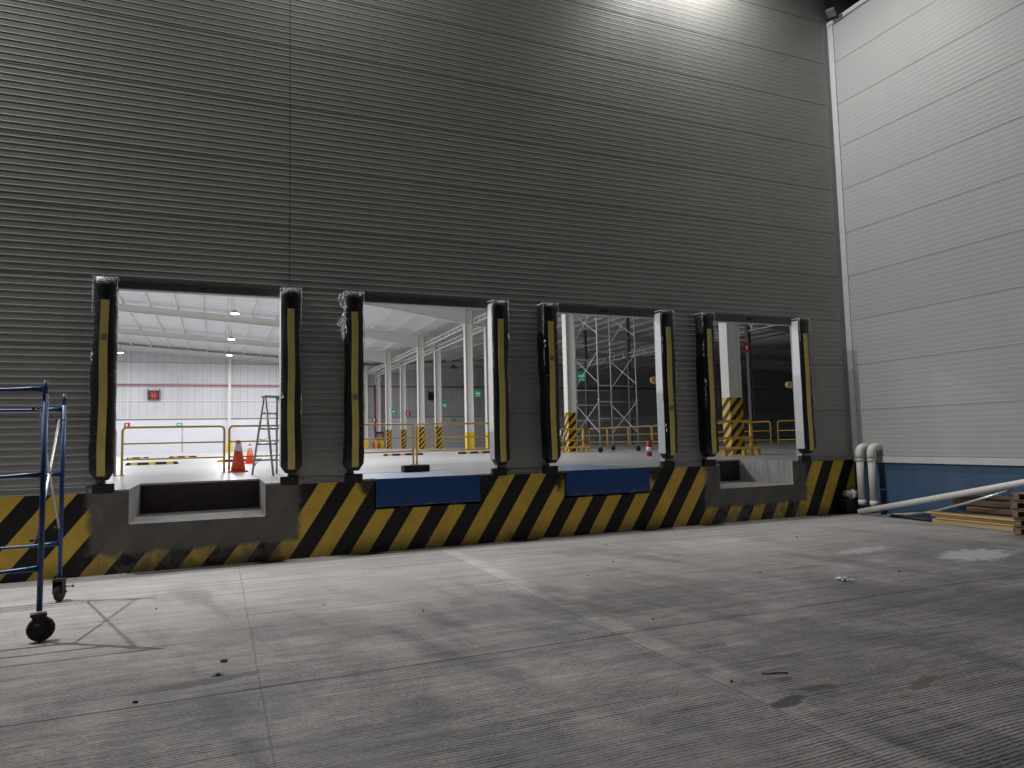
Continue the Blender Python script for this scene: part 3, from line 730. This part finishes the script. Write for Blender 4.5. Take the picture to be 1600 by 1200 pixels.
def guard(x, y, label):
    t = thing('column_guard', (x, y, ZF), label, 'column guard', 'yellow column guards')
    mb = MB(); mb.tube([(-.05,0,0),(-.05,0,.98)], .05, 12); mb.build('post', MT['yellow'], t)
    mb = MB(); mb.tube([(-1.75,0,0),(-1.75,0,.98)], .05, 12); mb.build('post', MT['yellow'], t)
    for z in (.94, .48):
        mb = MB(); mb.box(-1.8, -.05, -.04, .04, z-.035, z+.035); mb.build('rail', MT['yellow'], t, .006)
    mb = MB(); mb.box(-1.7, .2, -.1, .02, .17, .235); mb.build('low_beam', MT['ybright'], t, .006)
    for q in (.14, -.35, -1.0, -1.6): mb = MB(); mb.box(q-.045, q+.045, -.09, .01, 0, .169); mb.build('beam_foot', MT['yellow'], t)
guard(13.72, 3.94, 'yellow guard in front of the striped column, rightmost door')
guard(13.80, 13.8, 'yellow guard in front of the striped column by the indoor scaffold')
def stop(x, y, L, label, rz=0):
    t = MB(); t.prism([(-.0, 0), (L, 0), (L-.06, .09), (.06, .09)], -.07, .07); o = t.build('wheel_stop', MT['zebra']); o.location = (x, y, ZF); o.rotation_euler = (0,0,rz)
    tag(o, label, 'wheel stop', 'black and yellow wheel stops on the hall floor')
stop(-2.87, 15.6, 1.65, 'nearest striped wheel stop, left in the leftmost door')
stop(-4.45, 30.9, 1.1, 'small far wheel stop at the left of the leftmost door')
stop(-2.4, 30.4, 1.45, 'small far wheel stop in the middle of the leftmost door')
stop(.0, 16.2, 1.6, 'striped wheel stop behind the orange cones')
stop(6.48, 18.1, 1.75, 'striped wheel stop in the left half of the second door')
stop(9.5, 17.5, 1.8, 'striped wheel stop in the right half of the second door')
def cone(x, y, s, label):
    t = thing('traffic_cone', (x, y, ZF), label, 'traffic cone', 'orange traffic cones')
    mb = MB(); mb.box(-.2*s, .2*s, -.2*s, .2*s, .001, .03*s); mb.build('base', MT['orange'], t, .006)
    mb = MB(); mb.lathe((0,0,0), [(.155*s,.031*s),(.093*s,.43*s),(.0925*s,.43*s),(.062*s,.62*s),(.045*s,.7*s),(.03*s,.71*s)], 24); mb.build('body', MT['orange'], t)
    mb = MB(); mb.lathe((0,0,0), [(.088*s,.47*s),(.063*s,.63*s)], 24); mb.build('reflective_band', MT['white'], t)
cone(.44, 5.45, 1.0, 'larger orange traffic cone standing by the yellow rail post')
cone(.97, 12.6, .9, 'smaller orange traffic cone farther inside, beside the ladder')
# stepladder
t = thing('stepladder', (.93, 3.22, ZF), 'dark metal folding stepladder standing by the right side of the leftmost door', 'ladder')
a0, c0 = Vector((.65,3.5,0)), Vector((1.13,3.72,0)); b0 = Vector((1.0,2.8,0)); d0 = Vector((1.5,3.0,0))
off = Vector((.93,3.22,0)); at_, ct_ = Vector((.845,3.2,1.52)), Vector((1.10,3.32,1.52)); bt_, dt_ = Vector((.87,3.12,1.52)), Vector((1.13,3.23,1.52))
def lp(p, q, f): return p + (q-p)*f
for p, q in ((a0,at_),(c0,ct_),(b0,bt_),(d0,dt_)):
    mb = MB(); mb.tube([p-off, q-off], .021, 4); mb.build('leg', MT['alu'], t)
for f in (.19, .40, .60, .80):
    mb = MB(); mb.tube([lp(a0,at_,f)-off, lp(c0,ct_,f)-off], .02, 4); mb.build('step', MT['alu'], t)
for f in (.19, .6): mb = MB(); mb.tube([lp(b0,bt_,f)-off, lp(d0,dt_,f)-off], .015, 4); mb.build('rear_brace', MT['alu'], t)
mb = MB(); mb.tube([lp(a0,at_,.19)-off + Vector((.09,.04,0)), lp(a0,at_,.1)-off], .01, 4); mb.build('corner_brace', MT['alu'], t)
mb = MB(); mb.tube([lp(a0,at_,.47)-off, (lp(a0,at_,.47)+lp(b0,bt_,.47))/2-off+Vector((0,0,-.03)), lp(b0,bt_,.49)-off], .008, 4); mb.build('spreader', MT['alu'], t)
q = (at_+dt_+bt_+ct_)/4 - off
mm = Matrix.Translation(q) @ Matrix.Rotation(R(25), 4, 'Z')
mb = MB(); mb.box(-.17, .17, -.08, .08, .0, .045, mm); mb.build('top_cap', MT['alu'], t, .006)
# black rubber block carrying the rail feet
o = MB().box(-.26, .26, -.13, .13, 0, .13).build('rubber_block', MT['black'], None, .02, (3.60, 2.05, ZF+.001)); tag(o, 'long black rubber block lying on the floor behind the blue leveller', 'rubber block')
# fire extinguisher
t = thing('fire_extinguisher', (11.62, 5.9, ZF), 'red fire extinguisher with white label standing by the third door', 'fire extinguisher')
mb = MB(); mb.lathe((0,0,0), [(.07,0),(.078,.02),(.078,.36),(.05,.42),(.022,.43),(.022,.46)], 20); mb.build('cylinder', MT['red'], t)
mb = MB(); mb.box(-.03,.03,-.02,.02,.46,.50); mb.tube([(0,-.02,.5),(.0,-.1,.52)], .012, 6); mb.build('valve_handle', MT['black'], t)
mb = MB(); mb.tube([(.02,0,.48),(.09,0,.46),(.1,0,.3),(.095,0,.12)], .01, 6); mb.build('hose', MT['black'], t)
mb = MB(); mb.lathe((0,0,0), [(.0795,.14),(.0795,.27)], 20); o = mb.build('label_band', MT['signw'], t)
for x, l in ((13.75, 'small red extinguisher at the left foot of the hose cabinet'), (14.25, 'small red extinguisher in front of the yellow cabinet base')):
    t = thing('fire_extinguisher', (x, 55.5, ZF), l, 'fire extinguisher', 'extinguishers far down the hall')
    mb = MB(); mb.lathe((0,0,0), [(.1,0),(.11,.02),(.11,.5),(.03,.6)], 12); mb.build('cylinder', MT['red'], t)
    mb = MB(); mb.box(-.05,.05,-.03,.03,.6,.68); mb.build('valve_handle', MT['black'], t)
t = thing('hose_cabinet', (14.4, 56, ZF), 'red framed hose cabinet on a yellow base between far columns', 'fire cabinet')
mb = MB(); mb.box(-.42,.42,-.15,.15,0,.78); mb.build('base', MT['ybright'], t)
mb = MB(); mb.box(-.42,-.3,-.15,.15,.781,1.6); mb.box(.3,.42,-.15,.15,.781,1.6); mb.box(-.3,.3,-.15,.15,.781,.92); mb.box(-.3,.3,-.15,.15,1.4,1.6); mb.build('frame', MT['maroon'], t)
mb = MB(); mb.box(-.299,.299,-.02,.02,.921,1.399); mb.build('pane', MT['lampgrey'], t)
o = MB().box(-.28,.28,-.2,.2,0,.75).build('barrier_block', MT['ybright'], None, .03, (13.1, 56, ZF)); tag(o, 'plain yellow barrier block at the far left of the second door', 'barrier')
o = MB().box(-.25,.25,-.15,.15,0,.85).build('barrier_block', MT['ybright'], None, .03, (1.05, 59.3, ZF)); tag(o, 'plain yellow barrier block at the foot of the slim far column', 'barrier')
# small cart of bent pale tubes
t = thing('tube_cart', (12.75, 14.2, ZF), 'small wheeled cart of bent pale tubes behind the column guard', 'cart')
mb = MB(); mb.tube([(0,0,.3),(.15,0,.62),(.2,0,.95),(.34,0,1.0)], .02, 8); mb.tube([(.25,.0,.25),(.3,0,.6),(.4,0,.95)], .02, 8); mb.tube([(0,0,.3),(.25,0,.25)], .02, 8); mb.build('frame', MT['galv'], t)
mb = MB(); mb.lathe((.0,0,.2), [(.18,-.03),(.2,-.02),(.2,.02),(.18,.03)], 18, 'y'); mb.build('wheel', MT['tyre'], t)

# signs
def arrow_sign(x, y, z, label, w_=.42, h_=.4, face='y', col='green', group='green exit signs'):
    t = thing('exit_sign' if col == 'green' else 'fire_sign', (x, y, z), label, 'sign', group)
    mb = MB(); mb.box(-w_/2, w_/2, -.01, .01, -h_/2, h_/2); mb.build('panel', MT[col], t)
    mb = MB()
    if col == 'green':
        mb.prism([(-.15,-.03),(.03,-.03),(.03,-.08),(.16,.01),(.03,.1),(.03,.05),(-.15,.05)], -.014, -.0105)
        mb.box(-.12,.12,-.014,-.0105,-.16,-.12)
    else: mb.box(-.055*w_/.3,.02*w_/.3,-.014,-.0105,-.08*w_/.3,.09*w_/.3)
    mb.build('pictogram', MT['signw'], t)
arrow_sign(14.2, 14.6, 4.35, 'green arrow sign on the column beside the indoor scaffold')
arrow_sign(14.3, 27.7, 4.52, 'green arrow sign on the nearest left-row column, second door')
arrow_sign(15.55, 38.4, 4.42, 'green arrow sign on the second right-row column')
arrow_sign(14.2, 49.0, 4.42, 'green arrow sign on the third left-row column')
arrow_sign(15.5, 49.0, 4.25, 'small red sign on the third right-row column', col='red', group='red signs')
arrow_sign(14.25, 4.6, 4.28, 'red sign with white mark on the thick column, rightmost door', .2, .26, col='red', group='red signs')
arrow_sign(-3.23, YW-.14, 3.8, 'small green sign on the far masonry, leftmost door', .5, .34)
arrow_sign(23.4, YW-.14, 3.95, 'small dark green sign on the far masonry, second door', .5, .34)
arrow_sign(-7.5, YW-.14, 3.8, 'small pink and red notice on the far masonry, leftmost door', .46, .46, col='red', group='red signs')
arrow_sign(14.0, 56.2, 3.9, 'small red notice above the hose cabinet', .5, .3, col='red', group='red signs')
o = MB().tube([(-2.98, YW-.16, 3.6), (-2.98, YW-.16, 1.3)], .03, 6).build('conduit', MT['galv']); tag(o, 'thin grey conduit below the green sign on the far masonry', 'conduit')
# extractor fans
def fan(x, z, label, blades=True):
    t = thing('wall_fan', (x, YW-.3, z), label, 'fan', 'square fans on the far wall')
    mb = MB(); mb.box(-.5, .5, -.05, .15, -.45, -.38); mb.box(-.5,.5,-.05,.15,.38,.45); mb.box(-.5,-.43,-.05,.15,-.379,.6); mb.box(.43,.5,-.05,.15,-.379,.6); mb.build('frame', MT['dtrim'], t)
    mb = MB(); mb.box(-.429,.429,.06,.1,-.379,.379); mb.build('backing', MT['fanb'], t)
    for k in range(7 if blades else 0):
        a = 2*math.pi*k/7 + .3; mb = MB(); m_ = Matrix.Rotation(a, 4, 'Y'); mb.box(.03,.36,-.01,.01,-.045,.045, m_); mb.build('blade', MT['fanr'], t)
fan(-5.39, 6.52, 'square black fan with red blades on the far wall')
fan(21.0, 6.5, 'square dark fan between the columns on the far wall', False)

# indoor scaffold tower
def scaffold_tower():
    P2 = Vector((13.5,12.0,0)); P5 = Vector((15.4,12.3,0)); P0 = Vector((13.9,14.6,0)); P3 = Vector((15.8,14.9,0))
    t = thing('scaffold_tower', (14.65, 13.45, ZF), 'tall rolling scaffold tower with crossed braces inside the third door', 'scaffold')
    o = Vector((14.65,13.45,0)); H = 7.7
    for n_, p in (('a',P2),('b',P5),('c',P0),('d',P3)):
        mb = MB(); mb.tube([p-o+Vector((0,0,.2)), p-o+Vector((0,0,H))], .027, 8)
        for z in (2.0, 3.93, 5.86): mb.tube([p-o+Vector((0,0,z-.06)), p-o+Vector((0,0,z+.06))], .036, 8)
        mb.build('post', MT['tower'], t)
        mb = MB(); mb.lathe(p-o+Vector((0,0,.1)), [(.08,-.025),(.1,-.02),(.1,.02),(.08,.025)], 16, 'y'); cs = mb.build('caster_wheel', MT['tyre'], t)
        mb = MB(); mb.box(-.02,.02,-.04,.04,.1,.22, Matrix.Translation(p-o)); mb.build('caster_fork', MT['rust'], cs)
    for k in range(4):
        b = .2 + k*1.93
        for u, v in ((P2,P5),(P0,P3)):
            for z in (.45, 1.1, 1.75):
                if k > 0 and z == 1.1: continue
                mb = MB(); mb.tube([u-o+Vector((0,0,b+z)), v-o+Vector((0,0,b+z))], .019, 8); mb.build('rung', MT['tower'], t)
        if k < 4:
            for u, v in ((P2,P0),(P5,P3)):
                mb = MB(); mb.tube([u-o+Vector((0,0,b+.55)), v-o+Vector((0,0,b+1.75))], .017, 8); mb.build('cross_brace', MT['tower'], t)
                mb = MB(); mb.tube([v-o+Vector((0,0,b+.55)), u-o+Vector((0,0,b+1.75))], .017, 8); mb.build('cross_brace', MT['tower'], t)
        if k in (1, 3):
            mb = MB()
            for f in (.08, .55):
                a1 = P2.lerp(P5, f); a2 = P0.lerp(P3, f); c1 = P2.lerp(P5, f+.33); c2 = P0.lerp(P3, f+.33); z = b+1.8
                mb.b.faces.new([mb.b.verts.new(v-o+Vector((0,0,z))) for v in (a1,a2,c2,c1)])
            if k == 3:
                pk = mb.build('platform', MT['oldwood'], t); so = pk.modifiers.new('s','SOLIDIFY'); so.thickness = .05
            else: mb.b.free()
scaffold_tower()

# yellow lamp heads on the door jambs
def dock_light(x, y, z, label):
    t = thing('dock_light', (x, y, z), label, 'dock lamp', 'round yellow lamp heads inside the doors')
    mb = MB(); mb.lathe((0,0,0), [(.02,-.1),(.06,-.075),(.078,0),(.065,.015)], 16, 'x'); mb.build('lamp_head', MT['amber'], t)
    mb = MB(); mb.tube([(0,0,-.02),(.06,-.0,-.1),(.12,-.05,-.06)], .015, 8); mb.build('arm', MT['housing'], t)
dock_light(8.06, .28, 2.88, 'round yellow lamp head on the right jamb of the third door')
dock_light(11.57, .28, 2.82, 'round yellow lamp head on the right jamb of the rightmost door')

# ---------------------------------------------------------------- yard scaffold (blue)
t = thing('rolling_scaffold', (-2.35, -2.66, 0), 'blue rolling scaffold section with grey crossed braces at the left edge', 'scaffold')
O = Vector((-2.35, -2.66, 0))
def bl(p): return Vector(p) - O
for fy, x1, x0, rr in ((-3.63, -1.51, -3.05, True), (-1.70, -1.69, -3.23, False)):
    for q in (x1, x0):
        mb = MB(); mb.tube([bl((q, fy, .28)), bl((q, fy, 2.30))], .0245, 14); mb.tube([bl((q, fy, 2.29)), bl((q, fy, 2.43))], .019, 12)
        post = mb.build('post', MT['sblue'], t)
        # caster: fork, wheel, brake
        turn = R(12) if rr else R(80)
        cm = Matrix.Translation(bl((q, fy, 0))) @ Matrix.Rotation(turn, 4, 'Z')
        mb = MB(); mb.box(-.07,.06,-.052,.052,.235,.262,cm); mb.box(-.055,.05,-.052,-.044,.1,.2345,cm); mb.box(-.055,.05,.044,.052,.1,.2345,cm)
        fk = mb.build('caster_fork', MT['rust'], t)
        mb = MB(); mb.tube([cm @ Vector((.015,-.075,.11)), cm @ Vector((.015,.075,.11))], .012, 8); mb.tube([cm @ Vector((.0,-.055,.17)), cm @ Vector((-.02,-.15,.175))], .006, 6)
        mb.lathe(cm @ Vector((-.02,-.15,.175)), [(.012,-.012),(.012,.012)], 8); mb.build('brake_lever', MT['rust'], fk)
        n = 28; rg = []
        mb = MB()
        prof_w = [(.05,-.018),(.075,-.03),(.1,-.034),(.110,-.024),(.114,0),(.110,.024),(.1,.034),(.075,.03),(.05,.018)]
        for r_, h_ in prof_w:
            ring = []
            for k_ in range(n):
                a_ = 2*math.pi*k_/n; q_ = r_ + (.0025 if (k_ % 2 and r_ > .105) else 0)
                ring.append(mb.b.verts.new(cm @ Vector((.015 + q_*math.cos(a_), h_, .1175 + q_*math.sin(a_)))))
            rg.append(ring)
        for a, b in zip(rg, rg[1:]):
            for k_ in range(n): mb.b.faces.new((a[k_], a[(k_+1)%n], b[(k_+1)%n], b[k_])).smooth = True
        mb.b.faces.new(rg[0][::-1]); mb.b.faces.new(rg[-1]); mb.build('caster_wheel', MT['tyre'], t)
    for z in ((.66, 1.53, 2.34) if rr else (.66, 1.47, 2.24)):
        mb = MB(); pts = [(x0+.02, fy, z-.01), (x0+.25, fy, z), (x1-.32, fy, z), (x1-.12, fy, z+.008), (x1-.02, fy, z+.008)]
        mb.tube([bl(p) for p in pts], [.027,.0165,.0165,.024,.03], 12); mb.build('rung', MT['sblue'], t)
mb = MB(); mb.tube([bl((-1.55,-3.6,.93)), bl((-1.73,-1.74,2.12))], .0135, 8); mb.build('cross_brace', MT['galv'], t)
mb = MB(); mb.tube([bl((-1.57,-3.6,2.17)), bl((-1.70,-1.74,.86))], .0135, 8); mb.build('cross_brace', MT['galv'], t)
mb = MB(); mb.tube([bl((-3.07,-3.6,.93)), bl((-3.25,-1.74,2.12))], .0135, 8); mb.build('cross_brace', MT['galv'], t)
mb = MB(); mb.tube([bl((-3.07,-3.6,2.17)), bl((-3.22,-1.74,.86))], .0135, 8); mb.build('cross_brace', MT['galv'], t)
for p in ((-1.56,-3.6,.93),(-1.72,-1.74,2.12),(-1.58,-3.6,2.17),(-1.71,-1.74,.86)):
    mb = MB(); mb.tube([bl(p)+Vector((.05,0,0)), bl(p)-Vector((.05,0,0))], .008, 6); mb.lathe(bl(p)-Vector((.03,0,0)), [(.018,-.01),(.018,.01)], 8, 'x'); mb.build('brace_pin', MT['rust'], t)

# ---------------------------------------------------------------- pipes on the side wall
for i, (y, l) in enumerate(((-.37, 'white elbow drain pipe on the pale wall, nearest the corner'), (-.66, 'white elbow drain pipe on the pale wall, second from the corner'))):
    t = thing('drain_pipe', (XC-.25, y, .2), l, 'drain pipe', 'pair of white drain pipes in the corner')
    mb = MB(); mb.tube([(0,0,.03),(0,0,1.02)], .075, 24); mb.build('pipe', MT['pvc'], t)
    rr = .12
    mb = MB(); mb.tube([(0,0,.99),(0,0,1.06),(0,0,1.10)] + arc((rr,0,1.10), rr, math.pi, math.pi/2, (1,0,0), (0,0,1), 8)[1:] + [(.25,0,1.22)], .0865, 24); mb.build('elbow', MT['pvcw'], t)
    mb = MB(); mb.lathe((0,0,0), [(.083,.0),(.083,.1)], 24); mb.build('collar', MT['pvcw'], t)
    mb = MB(); mb.lathe((0,0,0), [(.083,.93),(.083,.985)], 24); mb.build('collar', MT['pvcw'], t)
    mb = MB(); mb.lathe((0,0,0), [(.066,-.006),(.066,-.001)], 24); mb.build('open_end', MT['dark'], t)
    mb = MB(); mb.box(.0,.25,-.09,-.082,.32,.345); mb.build('clamp', MT['galv'], t)
t = thing('stub_pipe', (12.62, -.13, .0), 'short mottled elbow pipe poking out of the striped dock face', 'pipe stub')
mb = MB(); mb.tube([(.16,.12,.42),(.16,.0,.42),(.13,-.06,.42),(.05,-.085,.425),(-.06,-.08,.435),(-.15,-.05,.45)], [.085,.088,.09,.088,.075,.06], 20); mb.build('elbow', MT['pvc'], t)
mb = MB(); mb.lathe((.02,-.083,.425), [(.104,-.014),(.108,-.008),(.108,.008),(.104,.014)], 24, 'x'); mb.build('collar', MT['pvcw'], t)
mb = MB(); mb.box(-.14,.26,-.09,.10,.002,.33); mb.build('support_block', MT['rust'], t, .02)
# ---------------------------------------------------------------- loose material by the side wall
o = MB().tube([(12.62,-.42,.062),(12.72,-3.6,.80),(12.8,-6.0,1.355)], .058, 22).build('long_pipe', MT['pvcw']); tag(o, 'long thick white pipe leaning up from the ground over the pallets', 'pipe')
o = MB().tube([(12.7,-1.32,.03),(12.62,-2.2,.24),(12.55,-2.8,.42),(12.5,-3.6,.69)], .024, 6).build('edge_strip', MT['galv']); tag(o, 'thin grey metal strip leaning under the thick white pipe', 'metal strip')
o = MB().tube([(12.8,-.95,.03),(12.72,-1.75,.14)], .02, 8).build('short_pipe', MT['pvcw']); tag(o, 'short thin white pipe lying beneath the thick white pipe', 'pipe')
o = MB().tube([(12.72,-1.1,.035),(12.62,-2.2,.035)], .034, 12).build('black_pipe', MT['black']); tag(o, 'short black pipe lying on the ground before the pine boards', 'pipe')
def board(x0,x1,y0,y1,z0,z1,mat,label,grp,rz=0):
    mb = MB(); mb.box(-(x1-x0)/2,(x1-x0)/2,-(y1-y0)/2,(y1-y0)/2,0,z1-z0); o = mb.build('wooden_board', MT[mat], None, .004, ((x0+x1)/2,(y0+y1)/2,z0)); o.rotation_euler = (0,0,rz)
    tag(o, label, 'board', grp)
G1 = 'fresh pine boards stacked on the ground'
board(12.55,12.72,-3.6,-2.12,.002,.082,'pine','lowest pine beam of the small stack on the ground',G1)
board(12.535,12.75,-3.62,-2.22,.088,.114,'pine','thin pale pine board directly on the lowest beam',G1, .01)
board(12.60,12.80,-3.6,-2.07,.124,.165,'pine','upper pine beam of the small stack',G1)
board(12.555,12.80,-3.66,-1.98,.172,.198,'pine','topmost pale pine board of the small stack',G1, -.008)
G2 = 'weathered boards against the blue base'
for i, (z, y0, y1, l) in enumerate(((.002,-4.3,-2.5,'lowest dark weathered board against the blue base'),(.12,-4.2,-2.45,'second dark weathered board against the blue base'),(.24,-4.3,-2.6,'third dark weathered board under the thin strip'),(.36,-4.4,-2.35,'fourth dark weathered board under the thick pipe'),(.5,-4.3,-2.25,'topmost dark weathered board, its end showing above the pipe'))):
    board(12.84,12.99,y0,y1,z,z+(.1 if i < 4 else .055),'oldwood',l,G2)
pal = None
for k in range(5):
    z = .002 + k*.142
    lab = ['bottom pallet of the dark wooden stack at the right edge','second pallet from the bottom at the right edge','middle pallet of the stack at the right edge','fourth pallet up at the right edge','topmost pallet of the stack at the right edge'][k]
    if pal is None:
        pal = thing('wooden_pallet', (12.62, -4.36, z), lab, 'pallet', 'stacked wooden pallets')
        for q in (-.42, 0, .42):
            mb = MB(); mb.box(-.5,.5,q-.05,q+.05,.018,.108); mb.build('bearer', MT['pallet'], pal, .003)
        for q in range(7):
            x = -.44 + q*.147; mb = MB(); mb.box(x-.05,x+.05,-.5,.5,.1085,.128); mb.build('deck_board', MT['pallet'], pal, .003)
        for q in (-.44, 0, .44):
            mb = MB(); mb.box(q-.05,q+.05,-.5,.5,.0,.0175); mb.build('bottom_board', MT['pallet'], pal, .003)
    else: copy_tree(pal, (12.62 + random.uniform(-.03,.03), -4.36 + random.uniform(-.02,.03), z), random.uniform(-.02,.02), lab)
# debris
mb = MB()
for i in range(46):
    c = Vector((6.89 + random.uniform(-.05,.05), -5.18 + random.uniform(-.07,.07), abs(random.gauss(0,.015))+.006))
    p = [c + Vector((random.gauss(0,.025), random.gauss(0,.025), random.uniform(-.005,.03))) for _ in range(3)]
    for v in p: v.z = max(v.z, .002)
    mb.b.faces.new([mb.b.verts.new(v) for v in p])
o = mb.build('crumpled_wrap', MT['clear']); tag(o, 'crumpled piece of clear plastic lying on the yard concrete', 'litter')
deb = None
spots = [(.07,-5.08,.022),(.02,-5.43,.02),(-.51,-5.8,.016),(3.42,-7.3,.012),(2.0,-4.2,.012),(5.2,-2.7,.013),(4.4,-3.4,.011),(7.9,-5.1,.014),(9.1,-2.2,.013),(6.4,-4.3,.012),(5.9,-1.3,.013),(1.1,-3.4,.01),(8.3,-6.6,.013),(3.9,-5.6,.010),(-.6,-2.7,.010)]
for i, (x, y, r_) in enumerate(spots):
    if deb is None:
        mb = MB(); bmesh.ops.create_icosphere(mb.b, subdivisions=2, radius=1.0)
        for v in mb.b.verts: v.co *= random.uniform(.7, 1.15); v.co.z *= .6
        deb = mb.build('dark_pebble', MT['rust']); o = deb
    else: o = deb.copy(); COL.objects.link(o)
    o.location = (x, y, r_*.5); o.scale = (r_*1.4, r_, r_); o.rotation_euler = (0, 0, i*1.3)
    tag(o, 'small dark pebble lying on the yard concrete', 'pebble', 'dark pebbles scattered over the yard')
o = MB().tube([(3.72,-7.28,.006),(3.86,-7.33,.008),(3.9,-7.35,.006)], .005, 6).build('twig', MT['rust']); tag(o, 'thin dark twig lying on the yard concrete', 'twig')
